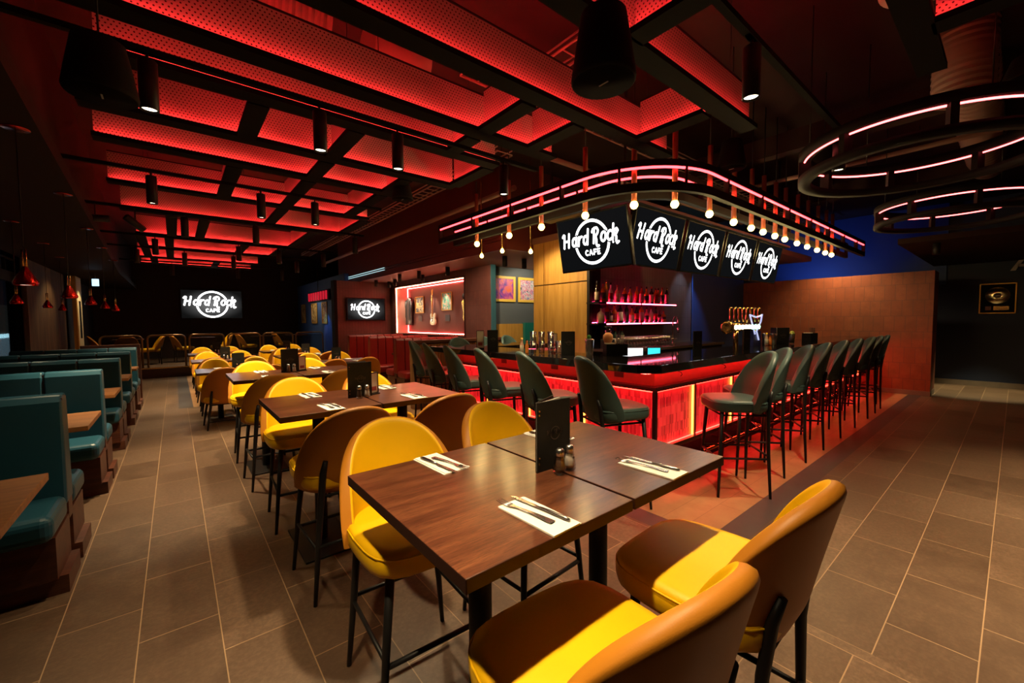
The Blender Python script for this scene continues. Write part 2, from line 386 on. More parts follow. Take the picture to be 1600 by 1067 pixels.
# dark lower soffit over the booths, angled edge; upper wall above it
sf = MB(); sf.prism([(-2.0, .5), (-.45, .5), (-.93, 13.0), (-.93, 18.6), (-2.0, 18.6)], SZ, SZ+.12)
struct(sf.build('ceiling_left', M['soffit_dark']))
sf = MB(); sf.prism([(-.62, .5), (-.57, .5), (-1.05, 13.0), (-1.05, 18.6), (-1.1, 18.6), (-1.1, 13.0)], SZ+.12, CEIL)
struct(sf.build('trim_2', M['ceiling']))
# right-hand soffit and its deep fascia above the red booths
struct(MB().box((4.12, 5.2, SZ), (7.6, 14.0, SZ+.1)).build('ceiling_right', M['soffit']))
fa = MB(); fa.box((4.06, 5.2, SZ), (4.12, 13.6, CEIL)); fa.box((4.12, 5.14, SZ), (8.0, 5.2, CEIL))
struct(fa.build('wall_fascia', simple('fascia_paint', (.11, .025, .022), .35)))
struct(MB().box((4.05, 5.2, 2.735), (4.06, 13.6, 2.745)).box((4.05, 5.2, 2.79), (4.06, 13.6, 2.80)).build('trim_3', simple('polished_trim', (.6,.58,.56), .12, 1)))
e = empty('trim_reflection', (4.04, 11.4, 2.76), 0, 'pair of short pale cyan reflections painted as glowing lines on the dark red fascia', 'reflection')
for z_ in (-.024, .028): MB().box((0, -1.5, z_), (.012, 1.3, z_+.012)).build('light_strip', emis('cyan_reflection', (.55, .9, .95), .9), e)  # glowing strips painted in place of the reflection on the polished trim
struct(MB().box((4.65, 2.9, 2.72), (10.9, 5.14, 2.82)).build('ceiling_bar', M['soffit']))
# maroon tiled walls: television wall (faces -Y) and display case wall (faces -X)
struct(MB().box((3.4, 11.75, 0), (5.1, 11.95, SZ)).build('wall_television', M['maroon_x']))
struct(MB().box((3.36, 11.7, 0), (3.44, 11.96, SZ)).build('trim_4', M['blackmatte']))
CX = 4.98
wm = MB(); wm.box((CX, 6.75, 0), (CX+.1, 7.72, SZ)); wm.box((CX, 7.72, 0), (CX+.5, 11.75, 1.12)); wm.box((CX, 7.72, 2.45), (CX+.5, 11.75, SZ)); wm.box((CX, 11.42, 1.12), (CX+.5, 11.75, 2.45)); wm.box((CX+.42, 7.7, 1.1), (CX+.5, 11.45, 2.5))
struct(wm.build('wall_display', M['maroon_y']))
struct(MB().box((CX-.01, 6.72, 0), (CX+.1, 6.75, SZ)).build('trim_5', simple('teal_edge', (.03,.10,.14), .5)))
# recess behind with posters
struct(MB().box((5.1, 6.9, 0), (9.5, 7.05, SZ)).build('wall_recess', M['greyblue']))
yp = MB().box((5.2, 6.86, 0), (5.92, 6.9, 1.40)).build('trim_6', M['yellow_wood']); struct(yp)
struct(MB().box((5.93, 6.80, 0), (6.8, 6.9, 1.42)).build('trim_7', simple('teal_panel', (.01,.16,.14), .5)))
# honey veneer wall at the left of the shelves
WX = 4.66
vw = MB(); gp = .006
for (y0, y1) in ((3.97, 4.87), (4.882, 5.12)):
    for (z0, z1) in ((0, 2.03), (2.045, 2.72)): vw.box((WX, y0, z0), (WX+.06, y1, z1))
struct(vw.build('wall_veneer', M['yellow_wood'], bevel=.002))
struct(MB().box((WX+.02, 3.96, 0), (WX+.3, 5.13, 2.72)).build('wall_veneer_core', M['blackmatte']))
struct(MB().box((WX-.005, 3.92, 0), (WX+.06, 3.965, 2.72)).build('trim_8', M['black']))
# shelf wall behind the bar and the blue wall next to it
struct(MB().box((WX+.06, 3.98, 0), (7.75, 4.15, 2.72)).build('wall_shelves', M['grey_tile']))
struct(MB().box((7.75, 4.25, 0), (10.8, 4.45, CEIL)).build('wall_blue', M['blue2']))
struct(MB().box((7.72, 3.98, 0), (7.78, 4.26, 2.72)).build('trim_9', simple('blue_edge', (.03,.09,.28), .4)))
struct(MB().box((13.1, 1.0, 2.2), (13.19, 7.5, CEIL)).build('wall_blue_far', M['blue2']))
# free-standing terracotta wall at the far end of the bar
tw = MB().box((10.8, .97, .09), (11.42, 4.68, 2.33)).build('wall_terracotta', M['terracotta']); struct(tw)
struct(MB().box((10.79, .965, 0), (11.43, 4.69, .09)).build('baseboard_terracotta', M['plinth']))
# raised platform at the far end
pf = MB(); pf.box((-2.0, 14.66, 0), (3.9, 18.6, .27)); struct(pf.build('floor_platform', M['floor_l']))
struct(MB().box((-1.2, 14.62, .245), (3.9, 14.66, .275)).build('trim_10', M['brass']))
struct(MB().box((-1.2, 14.645, 0), (3.9, 14.66, .245)).build('baseboard_platform', simple('riser', (.09,.07,.05), .5)))
# blue alcove at the far right with framed pictures
struct(MB().box((3.92, 12.6, 0), (4.05, 18.6, 2.9)).build('wall_alcove', M['blue2']))

# ------------------------------------------------------------------ lit ceiling lattice
ZB = 3.0; PH = .29; FW = .13
lat = empty('ceiling_lattice', (0, 0, ZB), 0, 'suspended grid of black beams with red lit perforated panels above the dining room', 'ceiling lattice')
def beam(ax, c, a, b, fw=FW):
    """ax 'X': along X at Y=c from a to b"""
    c -= .02
    def bx(m, u0, u1, w0, w1, z0, z1):
        if ax == 'X': m.box((u0, c+w0, z0), (u1, c+w1, z1))
        else: m.box((c+w0, u0, z0), (c+w1, u1, z1))
    f = MB(); bx(f, a, b, -fw/2, fw/2, -.03, -.012); bx(f, a, b, -fw/2, -fw/2+.006, -.012, .004); bx(f, a, b, fw/2-.006, fw/2, -.012, .004)
    o = f.build('beam', M['beam'], lat)
    q = MB(); bx(q, a+.01, b-.01, -.010, .010, PH, PH+.012); q.build('top_rail', M['black'], o)
    p = MB(); bx(p, a+.01, b-.01, -.004, .004, -.012, PH); p.build('perforated_panel', M['perf'], o)
    l = MB()
    for s in (-1, 1): bx(l, a+.03, b-.03, s*.040-.004, s*.040+.004, -.011, -.005)
    l.build('led_strip', M['led'], o)
XB = [(1.43, -1.2, 3.62), (2.14, -1.0, 3.62), (2.83, -.5, 2.80), (3.31, -.30, 2.50), (4.11, -.46, 2.50), (4.79, -.46, 2.30), (6.17, -.50, 2.28), (7.53, -.50, 2.30), (9.40, -.45, 1.95), (10.9, -.45, 1.95), (12.6, -.6, 1.75), (13.9, -.6, 1.75)]
for y, a, b in XB: beam('X', y, a, b)
h = FW/2
YB = [(2.00, -.6, 1.43), (2.52, 2.14, 2.83), (3.12, 1.43, 2.14), (2.00, 2.14, 2.83), (2.00, 2.83, 3.31), (.53, 3.31, 4.11), (1.20, 3.31, 4.11), (2.50, 3.31, 4.11), (1.20, 4.11, 4.79), (2.00, 4.11, 4.79), (.53, 4.79, 6.17), (1.20, 4.79, 6.17), (2.00, 4.79, 6.17),
      (1.20, 6.17, 7.53), (2.30, 6.17, 7.53), (.04, 7.53, 9.40), (.42, 7.53, 9.40), (1.90, 7.53, 9.40), (-.38, 9.40, 12.6), (.0, 9.40, 12.6), (1.15, 9.40, 10.9), (1.8, 9.40, 10.9), (.9, 12.6, 13.9), (-.3, 12.6, 13.9), (3.15, -1.2, .40)]
for x, a, b in YB: beam('Y', x, a+(.005 if a > 0 else 0)+h, b-h-.005)
beam('X', .40, 1.4, 3.67)
for y, a, b in XB:
    for x in (a+.3, (a+b)/2, b-.3): MB().cyl((x, y, PH), (x, y, CEIL-ZB), .003, n=5).build('suspension_wire', M['black'], lat)

# services above: ducts, trays, pipes
def duct(name, p0, p1, r, label, ribs=0, mat='duct', cat='duct'):
    o = MB(); p0 = Vector(p0); p1 = Vector(p1); o.cyl(p0, p1, r, n=28)
    if ribs:
        for i in range(ribs):
            a = p0.lerp(p1, i/ribs); bb = p0.lerp(p1, (i+.45)/ribs); o.cyl(a, bb, r*1.03, n=28, cap=False)
    return tag(o.build(name, M[mat]), label, cat)
duct('air_duct', (-.6, 3.12, 3.52), (.88, 3.12, 3.52), .22, 'ribbed round air duct above the nearest lit beams at top left', 40)
duct('air_duct', (1.25, 3.3, 3.62), (1.72, 3.3, 3.62), .19, 'smooth round duct end glimpsed between the lit beams', 0)
duct('spiral_duct', (5.2, .35, 3.3), (5.2, .35, CEIL), .19, 'spiral duct drop above the larger ring light', 12)
duct('spiral_duct', (5.2, .35, 3.72), (9.5, .35, 3.72), .19, 'horizontal spiral duct running over the ring lights', 34)
def tray(name, p0, p1, w, label, n):
    o = MB(); p0 = Vector(p0); p1 = Vector(p1); d = (p1-p0).normalized(); s = Vector((-d.y, d.x, 0))*w/2
    for q in (-1, 1):
        a = p0+s*q; b = p1+s*q; o.tube([a, b], .012, 4); o.tube([a+Vector((0,0,.05)), b+Vector((0,0,.05))], .008, 4)
    for i in range(n+1): c = p0.lerp(p1, i/n); o.tube([c-s, c+s], .007, 4)
    return tag(o.build(name, M['duct']), label, 'cable tray')
tray('cable_tray', (3.1, 3.9, 3.45), (3.1, 13.5, 3.45), .22, 'long cable tray running beside the red fascia', 60)
tray('cable_tray', (2.0, 3.0, 3.6), (12.5, 3.0, 3.6), .26, 'cable tray crossing above the bar canopy', 60)
tray('cable_tray', (2.6, -1.5, 3.65), (2.6, 2.9, 3.65), .2, 'cable tray above the spotlight by the bar corner', 26)
tag(MB().tube([(3.5, 4.2, 3.2), (3.5, 13, 3.2)], .035, 10).build('pipe', M['duct']), 'dark red pipe running along the fascia', 'pipe')
tag(MB().tube([(2.6, 3.4, 3.3), (8.5, 3.4, 3.3)], .03, 10).build('pipe', M['duct']), 'pipe crossing behind the bar canopy', 'pipe')
tag(MB().tube([(7.0, -1, 3.5), (7.0, 6, 3.5)], .03, 10).build('pipe', M['duct']), 'pipe above the smaller ring light', 'pipe')
for x in (6.0, 9.0):
    tag(MB().box((x, -2, 3.55), (x+.16, 5, 3.80)).build('ceiling_joist', M['ceiling']), 'dark ceiling beam above the %s' % ('ring lights' if x < 8 else 'far end of the bar'), 'beam')

# ------------------------------------------------------------------ track lights
def spot_light(e, w, size=80, z=0, blend=.75, col=WARM, r=.035, rot=None):
    d = bpy.data.lights.new('spot', 'SPOT'); d.energy = w; d.color = col; d.spot_size = R(size); d.spot_blend = blend; d.shadow_soft_size = r
    o = bpy.data.objects.new('lamp', d); LINK(o); o.parent = e; o.location = (0, 0, z)
    if rot: o.rotation_euler = rot
    return o
SPOTW = 225
sp0 = empty('track_spotlight', (0, 0, 0), 0, 'x', 'spotlight', 'black cylinder spotlights on the ceiling tracks')
MB().box((-.07, -.016, .205), (.07, .016, .235)).build('adapter', M['black'], sp0, bevel=.003)
MB().cyl((0, 0, .17), (0, 0, .21), .008, n=8).build('stem', M['black'], sp0)
MB().lathe([(0, .17), (.038, .17), (.042, .166), (.042, -.082), (.038, -.086), (.036, -.070), (0, -.070)], n=24).build('housing', M['black'], sp0)
MB().cyl((0, 0, -.073), (0, 0, -.068), .034, n=20).build('lens', M['lens'], sp0)
spot_light(sp0, SPOTW, z=-.09)
TR = [(.90, -.9, 4.25, (-.06, .79, 2.33, 3.98)), (2.95, -1.0, 2.72, (-.06, .79, 1.33, 2.33)), (5.2, -.85, 2.1, (-.12, .77, 1.31)), (6.95, -.90, 2.50, (.15, .95, 2.35)), (9.0, -.95, 2.6, (-.2, .95, 1.6, 2.4)), (10.4, -.95, 2.4, (-.5, .2, 1.0, 2.2)), (12.6, -.9, 2.4, (0, 1.3, 2.3))]
TR.append((-.9, 1.6, 6.4, (2.3, 3.9, 5.6)))
RN = ['over the nearest table', 'between the first and second tables', 'over the third table', 'over the first low tables', 'over the middle low tables', 'over the far low tables', 'near the platform', 'above the right aisle']
ON = ['leftmost', 'second from left', 'third from left', 'rightmost']
for i, (y, a, b, xs) in enumerate(TR):
    tag(MB().box((a, y-.018, 2.885), (b, y+.018, 2.915)).build('light_track', M['beam']), 'black lighting track ' + RN[i], 'light track')
    for k, x in enumerate(xs):
        nm = ON[k] if k < len(xs)-1 else ON[3]
        if i == 7: nm = ('left', 'middle', 'right')[k]

        o = inst(sp0, USED, (x, y, 2.68), 0, '%s black cylinder spotlight on the track %s' % (nm, RN[i]))
        f_ = {(1, 0): .28, (3, 0): .5, (0, 0): .8, (7, 0): 2.0, (7, 1): 2.4, (7, 2): 2.0, (2, 0): 2.0}.get((i, k))
        if f_:
            for ch in o.children:
                if ch.type == 'LIGHT': ch.data = ch.data.copy(); ch.data.energy *= f_
# two swivelled spots at the left end of a far track
def swivel(x, y, z, az, tilt, label):
    e = empty('swivel_spotlight', (x, y, z), az, label, 'spotlight')
    h_ = MB().lathe([(0, .12), (.04, .12), (.042, .116), (.042, -.10), (.038, -.104), (.036, -.09), (0, -.09)], n=20).build('housing', M['black'], e, rot=(tilt, 0, 0))
    MB().cyl((0, 0, -.094), (0, 0, -.088), .034, n=18).build('lens', M['lens_dim'], h_)
    MB().cyl((0, 0, 0), (0, 0, .2), .008, n=8).build('stem', M['black'], e)
swivel(-.68, 6.95, 2.72, R(100), R(85), 'black spotlight turned almost level at the left end of the track')
swivel(-.33, 6.95, 2.70, R(120), R(-55), 'black spotlight tilted towards the booths near the left end of the track')
# surface downlights under the brown soffit
dl0 = empty('soffit_downlight', (0,0,0), 0, 'x', 'downlight', 'short black downlights under the brown soffit')
MB().lathe([(0, 0), (.045, 0), (.045, -.17), (.040, -.172), (.038, -.155), (0, -.155)], n=20).build('housing', M['black'], dl0)
MB().cyl((0, 0, -.160), (0, 0, -.154), .036, n=18).build('lens', M['lens_dim'], dl0)
spot_light(dl0, 16, 100, z=-.18)
DL = [(4.48, 7.6, 'nearest the right end of the display case'), (4.30, 8.55, 'in front of the framed photo'), (4.72, 9.2, 'close above the display case'), (4.22, 9.4, 'in the middle of the front row'), (4.62, 10.6, 'near the left end of the display case'), (4.30, 11.1, 'above the far red booth'), (4.75, 11.3, 'in the corner by the television wall'), (4.55, 5.75, 'left of the two in front of the recess'), (5.03, 5.78, 'right of the two in front of the recess'), (9.07, .81, 'alone at the far end of the bar')]
for x, y, s in DL: inst(dl0, USED, (x, y, SZ), 0, 'short black downlight ' + s)
struct(MB().box((8.7, -2.0, SZ), (13.1, 1.2, SZ+.08)).build('ceiling_far_right', M['soffit_dark']))

# ------------------------------------------------------------------ hanging speakers
def speaker(x, y, z, r, hgt, label, logo=True):
    e = empty('pendant_speaker', (x, y, z), 0, label, 'speaker')
    MB().lathe([(0, hgt), (r*.62, hgt), (r*.70, hgt*.97), (r*.86, hgt*.5), (r*.98, hgt*.12), (r, hgt*.04), (r*.985, 0), (r*.95, -.004)], n=40).build('housing', M['blackmatte'], e)
    MB().lathe([(0, .002), (r*.94, .002), (r*.95, -.004), (0, -.004)], n=40).build('grille', simple('speaker_grille', (.004,.004,.0045), .9, 0, Specular_IOR_Level=.03), e)
    MB().box((-.002, -.022, -.006), (.004, .022, -.003)).build('badge', simple('badge', (.30,.36,.40), .3), e)
    MB().cyl((0, 0, hgt), (0, 0, CEIL-z), .004, n=6).build('cable', M['black'], e)
speaker(1.34, 1.06, 2.40, .125, .26, 'black conical speaker hanging before the lit beams at top centre')
speaker(-.20, 2.45, 2.42, .12, .22, 'black speaker hanging at the top left above the near booths')
speaker(2.05, 4.45, 2.85, .12, .17, 'small black speaker under the end of the lit beams')
speaker(4.05, 1.72, 2.86, .12, .25, 'black speaker hanging behind the end of the lit beam above the bar corner')
speaker(4.2, -.02, 2.95, .14, .14, 'black speaker at the top right corner beside a chain')
speaker(5.2, 1.3, 3.0, .13, .28, 'black speaker hanging left of the large ring light')
tag(MB().lathe([(0, .0), (.20, .0), (.24, .01), (.24, .03), (0, .03)], n=40).build('perforated_disc', simple('disc_metal', (.25,.10,.09), .5), loc=(3.35, .35, 3.35)), 'round perforated disc hanging under the ceiling at top right', 'ceiling disc')

# ------------------------------------------------------------------ ring lights
def arc(cx, cy_, r, a0, a1, z, n=24): return [(cx+r*cos(a0+(a1-a0)*i/n), cy_+r*sin(a0+(a1-a0)*i/n), z) for i in range(n+1)]
def band(m, r0, r1, z0, z1, n=72):
    P = [(r0, z0), (r1, z0), (r1, z1), (r0, z1)]; L = []
    for r, z in P: L.append([m.bm.verts.new((r*cos(2*pi*k/n), r*sin(2*pi*k/n), z)) for k in range(n)])
    for i in range(4):
        A, B = L[i], L[(i+1) % 4]
        for k in range(n): f = m.bm.faces.new((A[k], A[(k+1)%n], B[(k+1)%n], B[k])); f.smooth = True
def ring_light(x, y, z, r, label):
    e = empty('ring_light', (x, y, z), 0, label, 'ring light')
    a = MB(); band(a, r-.085, r, 0, .05); a.build('lower_band', M['blackmatte'], e)
    a = MB(); band(a, r-.085, r, .185, .25); a.build('upper_band', M['blackmatte'], e)
    for k in range(8):
        an = 2*pi*k/8+.35
        u = MB(); u.box((r-.083, -.02, .045), (r-.002, .02, .185), RZ(an)); u.build('upright', M['blackmatte'], e)
    for k in range(8):
        a0 = 2*pi*k/8+.35+.04; a1 = 2*pi*(k+1)/8+.35-.04
        MB().tube(arc(0, 0, r-.04, a0, a1, .178, 12), .007, 6).build('neon_tube', M['neon_ring'], e)
    for k in range(4):
        an = 2*pi*k/4+.6; MB().cyl(((r-.04)*cos(an), (r-.04)*sin(an), .25), ((r-.04)*cos(an), (r-.04)*sin(an), CEIL-z), .004, n=5).build('chain', M['black'], e)
M['neon_ring'] = emis('ring_neon', (1, .10, .10), 9)
ring_light(4.42, .53, 2.60, .735, 'large black ring chandelier with red neon windows at upper right')
ring_light(7.03, .51, 2.58, .69, 'smaller looking black ring chandelier with red neon farther along the bar')
# ------------------------------------------------------------------ logo drawn with strokes
def ell(cx, cy_, rx, ry, a0=0, a1=360, n=20): return [(cx+rx*cos(R(a0+(a1-a0)*i/n)), cy_+ry*sin(R(a0+(a1-a0)*i/n))) for i in range(n+1)]
HR = [(-1.72, [[(-.10,.44),(-.03,.52),(.02,.50),(.02,0)], [(.31,.53),(.31,0)], [(.02,.25),(.31,.25)]]),
      (-1.20, [ell(.14,.17,.115,.155), [(.27,.34),(.27,.04),(.32,.02)]]),
      (-.78, [[(0,.33),(0,0)], [(0,.2),(.07,.31),(.17,.33)]]),
      (-.52, [ell(.14,.17,.115,.155), [(.27,.56),(.27,0)]]),
      (.04, [[(.07,.5),(.07,0)], [(-.05,.42),(-.01,.51),(.10,.55),(.22,.54),(.29,.45),(.27,.34),(.18,.27),(.09,.26)], [(.16,.26),(.22,.12),(.23,-.04),(.29,-.13),(.38,-.12)]]),
      (.50, [ell(.15,.18,.125,.165)]),
      (.86, [ell(.14,.18,.125,.165,55,305)]),
      (1.16, [[(0,.55),(0,0)], [(0,.2),(.08,.33),(.18,.37),(.24,.30),(.18,.21),(.08,.18)], [(.12,.19),(.19,.08),(.19,-.05),(.25,-.14),(.33,-.10)]])]
CAFE = [(-.38, [ell(.08,.09,.075,.09,50,310,12)]), (-.17, [[(0,0),(.08,.18),(.16,0)], [(.04,.06),(.12,.06)]]), (.07, [[(0,0),(0,.18),(.12,.18)], [(0,.09),(.10,.09)]]), (.26, [[(.12,0),(0,0),(0,.18),(.12,.18)], [(0,.09),(.10,.09)]])]
def stroke(m, pts, w, fx, mi):
    for a, b in zip(pts, pts[1:]):
        d = Vector((b[0]-a[0], b[1]-a[1])); 
        if d.length < 1e-6: continue
        n = Vector((-d.y, d.x)).normalized()*w/2
        f = m.bm.faces.new([m.bm.verts.new(fx(p)) for p in ((a[0]+n.x, a[1]+n.y), (a[0]-n.x, a[1]-n.y), (b[0]-n.x, b[1]-n.y), (b[0]+n.x, b[1]+n.y))]); f.material_index = mi
    for p in pts:
        f = m.bm.faces.new([m.bm.verts.new(fx((p[0]+w/2*cos(2*pi*k/10), p[1]+w/2*sin(2*pi*k/10)))) for k in range(10)]); f.material_index = mi
def logo(m, s, x0=0, z0=0, y=0, cafe=True, sheer=.22, dy=.0008, outline=True):
    """ring + Hard Rock (+ CAFE) in the local XZ plane facing -Y, unit ring radius = s"""
    def lay(k): return lambda p: (x0+p[0]*s, y-k*dy, z0+p[1]*s)
    n = 64
    for k in range(n):
        q = [(r*cos(2*pi*(k+e)/n), r*sin(2*pi*(k+e)/n)) for r, e in ((.875, 0), (1, 0), (1, 1), (.875, 1))]
        m.bm.faces.new([m.bm.verts.new(lay(1)(p)) for p in q]).material_index = 0
    tx = lambda p: (p[0]*.985+sheer*p[1], p[1]*1.17-.07)
    for ox, sts in HR:
        for st in sts:
            P = [tx((ox+p[0], p[1])) for p in st]
            if outline: stroke(m, P, .22, lay(2), 1)
    for ox, sts in HR:
        for st in sts: stroke(m, [tx((ox+p[0], p[1])) for p in st], .106, lay(3), 0)
    if cafe:
        for ox, sts in CAFE:
            for st in sts: stroke(m, [(ox*1.08+p[0]*1.05, p[1]*1.2-.56) for p in st], .062, lay(3), 0)
    f = m.bm.faces.new([m.bm.verts.new(lay(3)(p)) for p in ell(1.16, -.17, .045, .045, 0, 345, 23)]); f.material_index = 0
    return m
def television(x, y, z, rz, tilt, w, h, ls, label, group=None, far=False, lean=None):
    e = empty('television', (x, y, z), rz, label, 'television', group)
    bz = .03 if far and w < 1.5 else .018
    b = MB(); b.box((-w/2, 0, -h/2), (w/2, .045, h/2)); b.box((-w*.3, .045, -h*.3), (w*.3, .08, h*.3)); b = b.build('case', M['bezel'], e, bevel=.004)
    s = MB(); s.box((-w/2+bz, -.002, -h/2+bz), (w/2-bz, .001, h/2-bz)); s = s.build('screen', M['screen_far' if far else 'screen'], e)
    l = logo(MB(), ls, 0, 0, -.003).build('screen_logo', [M['white_far' if far else 'white'], M['screen_off' if far else 'screen']], s)
    e.rotation_euler = (tilt, 0, rz)
    if tilt: MB().box((-.12, .04, .1), (.12, .06, h/2+.045)).build('bracket', M['black'], e)
    return e
TG = 'televisions hung around the bar canopy'
# rotation: faces -Y at rz=0; rz=-90 deg faces -X
television(3.52, 2.93, 2.31, R(-90), R(11), .97, .60, .240, 'television facing the dining room, leftmost of the five above the bar', TG)
for k, s in enumerate(('first after the corner, second of the five', 'middle one of the five', 'fourth of the five', 'rightmost of the five')):
    t_ = television(4.12+k*1.035, 2.50, 2.33, 0, R(11), .97, .60, .240, 'television facing the bar stools, %s above the bar' % s, TG)
bk = tag(MB().box((3.44, 2.44, 2.63), (3.56, 3.6, 2.66)).box((3.56, 2.40, 2.63), (7.9, 2.50, 2.66)).box((3.48, 2.48, 2.66), (3.50, 2.50, CEIL)).box((7.5, 2.44, 2.66), (7.52, 2.46, CEIL)).box((3.48, 3.5, 2.66), (3.50, 3.52, CEIL)).build('television_rail', M['black']), 'black steel rail carrying the televisions above the bar', 'rail')
television(4.22, 11.665, 1.82, 0, 0, 1.10, .64, .25, 'wall television on the maroon tiled wall above the red booths', far=True)
television(1.09, 18.50, 2.14, 0, 0, 1.82, 1.03, .48, 'large television on the black wall at the far end of the room', far=True)
# soft wash of the far screen
# ------------------------------------------------------------------ bar counter
bar = empty('bar_counter', (2.9, 1.85, 0), 0, 'U shaped bar with black polished top and red back-lit tiled front', 'bar')
BO = Vector((-2.9, -1.85, 0))
def bpart(m, name, mat, bevel=0, parent=None, **k):
    o = m.build(name, mat, parent or bar, bevel=bevel, **k)
    if parent is None: o.location = BO
    return o
def Lpoly(x, y, w, ch, y_top, x_right, xe):
    """outline of the U top: outer corner chamfered"""
    return [(x, y+ch), (x+ch, y), (x_right, y), (x_right, y+w), (x+w, y+w), (x+w, y_top-w), (xe, y_top-w), (xe, y_top), (x, y_top)]
bpart(MB().prism(Lpoly(2.87, 1.79, .66, .14, 5.42, 10.79, 4.64), 1.03, 1.10), 'bar_top', M['bartop'], bevel=.006)
BX, BY = 3.20, 1.96
a = MB(); a.box((BX+.02, BY+.02, .86), (BX+.08, 5.30, 1.03)); a.box((BX+.08, BY+.02, .86), (10.79, BY+.08, 1.03)); a.box((BX+.02, 5.24, .86), (4.64, 5.30, 1.03)); bpart(a, 'apron', M['apron'])
a = MB()
a.box((BX-.03, BY-.03, .845), (BX+.08, 5.33, .885)); a.box((BX+.08, BY-.03, .845), (10.79, BY+.08, .885)); a.box((BX-.03, 5.25, .845), (4.64, 5.33, .885))
a.box((BX-.03, BY-.03, .30), (BX+.08, 5.33, .34)); a.box((BX+.08, BY-.03, .30), (10.79, BY+.08, .34))
a.box((BX-.015, BY-.015, .34), (BX+.02, BY+.02, .845)); a.box((BX-.015, 5.30, .34), (BX+.02, 5.33, .845)); a.box((10.74, BY-.03, .34), (10.79, BY+.03, .845))
bpart(a, 'front_frame', M['bar_frame'], bevel=.004)
XJ = [3.91+.85*k for k in range(9)]; YJ = [2.78, 3.62, 4.46]
e0 = BX+.04
xs = [BX]+XJ+[10.74]
for u0, u1 in zip(xs, xs[1:]): bpart(MB().box((u0+.022, BY+.02, .345), (u1-.022, BY+.035, .84)), 'front_panel', M['bar_x'])
ys = [BY]+YJ+[5.29]
for u0, u1 in zip(ys, ys[1:]): bpart(MB().box((BX+.02, u0+.022, .345), (BX+.035, u1-.022, .84)), 'front_panel', M['bar_y'])
for x in XJ: bpart(MB().box((x-.042, BY+.004, .34), (x-.022, BY+.014, .845)), 'vertical_light_strip', M['led_or'])
for y in YJ: bpart(MB().box((BX+.004, y-.022, .34), (BX+.014, y-.006, .845)), 'vertical_light_strip', M['led_or'])
for x in XJ: bpart(MB().box((x-.02, BY-.008, .34), (x+.004, BY+.04, .845)), 'joint_post', M['bar_frame'])
for y in YJ: bpart(MB().box((BX-.008, y-.004, .34), (BX+.04, y+.02, .845)), 'joint_post', M['bar_frame'])
a = MB(); a.box((BX+.0, BY+.03, .832), (BX+.010, 5.27, .842)); a.box((BX+.03, BY+.0, .832), (10.74, BY+.010, .842)); a.box((BX+.0, BY+.03, .344), (BX+.008, 5.27, .352)); a.box((BX+.03, BY, .344), (10.74, BY+.008, .352))
bpart(a, 'panel_light_strip', M['led_bar'])
bpart(MB().box((BX+.02, BY+.04, .292), (BX+.03, 5.27, .299)).box((BX+.03, BY+.02, .292), (10.74, BY+.03, .299)), 'base_light_strip', M['led_base'])
a = MB(); a.box((2.98, BY-.05, 1.018), (2.99, 5.3, 1.026)); a.box((3.0, 1.90, 1.018), (10.79, 1.91, 1.026)); bpart(a, 'under_top_light_strip', M['led_base'])
a = MB(); a.box((BX+.10, BY+.10, 0), (BX+.30, 5.2, .30)); a.box((BX+.10, BY+.10, 0), (10.79, BY+.3, .30)); bpart(a, 'kickboard', M['blackmatte'])
a = MB(); a.box((BX+.08, BY+.08, .34), (BX+.30, 5.24, 1.03)); a.box((BX+.3, BY+.08, .34), (10.79, BY+.30, 1.03)); a.box((BX+.1, 5.0, 0), (4.64, 5.24, 1.03)); bpart(a, 'carcass', M['blackmatte'])
a = MB(); a.tube([(BX-.12, 5.2, .2), (BX-.12, 2.3, .2), (BX-.09, 2.0, .2), (BX+.0, 1.89, .2), (BX+.2, 1.86, .2), (10.7, 1.86, .2)], .017, 10)
for x in [3.6+.9*k for k in range(8)]: a.tube([(x, 1.86, .2), (x, 2.08, .2)], .009, 6)
for y in (2.4, 3.2, 4.0, 4.8): a.tube([(BX-.12, y, .2), (BX+.12, y, .2)], .009, 6)
bpart(a, 'foot_rail', M['brass'])
for k, (x, y) in enumerate(((BX+.02, 2.35), (BX+.02, 3.2), (BX+.02, 4.1))):
    bpart(MB().box((x-.006, y-.05, .93), (x, y+.05, 1.0)), 'socket_plate', M['bar_frame'])
for x in (3.6, 4.5, 5.4, 6.3): bpart(MB().tube([(x, BY+.02, .99), (x, BY-.02, .98), (x, BY-.03, .96), (x, BY-.015, .945)], .004, 6), 'bag_hook', M['black'])
# pink service side glow
bpart(MB().box((3.56, 5.0, .93), (4.6, 5.008, 1.02)), 'service_light', M['led_pink'])
# back counter under the shelves
bc = empty('back_counter', (6.2, 3.6, 0), 0, 'dark back counter below the bottle shelves with steel work surface', 'counter')
MB().box((-1.48, -.22, 0), (1.5, .37, 1.01)).build('carcass', M['blackmatte'], bc)
MB().box((-1.5, -.25, 1.01), (1.55, .375, 1.05)).build('worktop', simple('dark_worktop', (.05,.035,.03), .25), bc, bevel=.004)

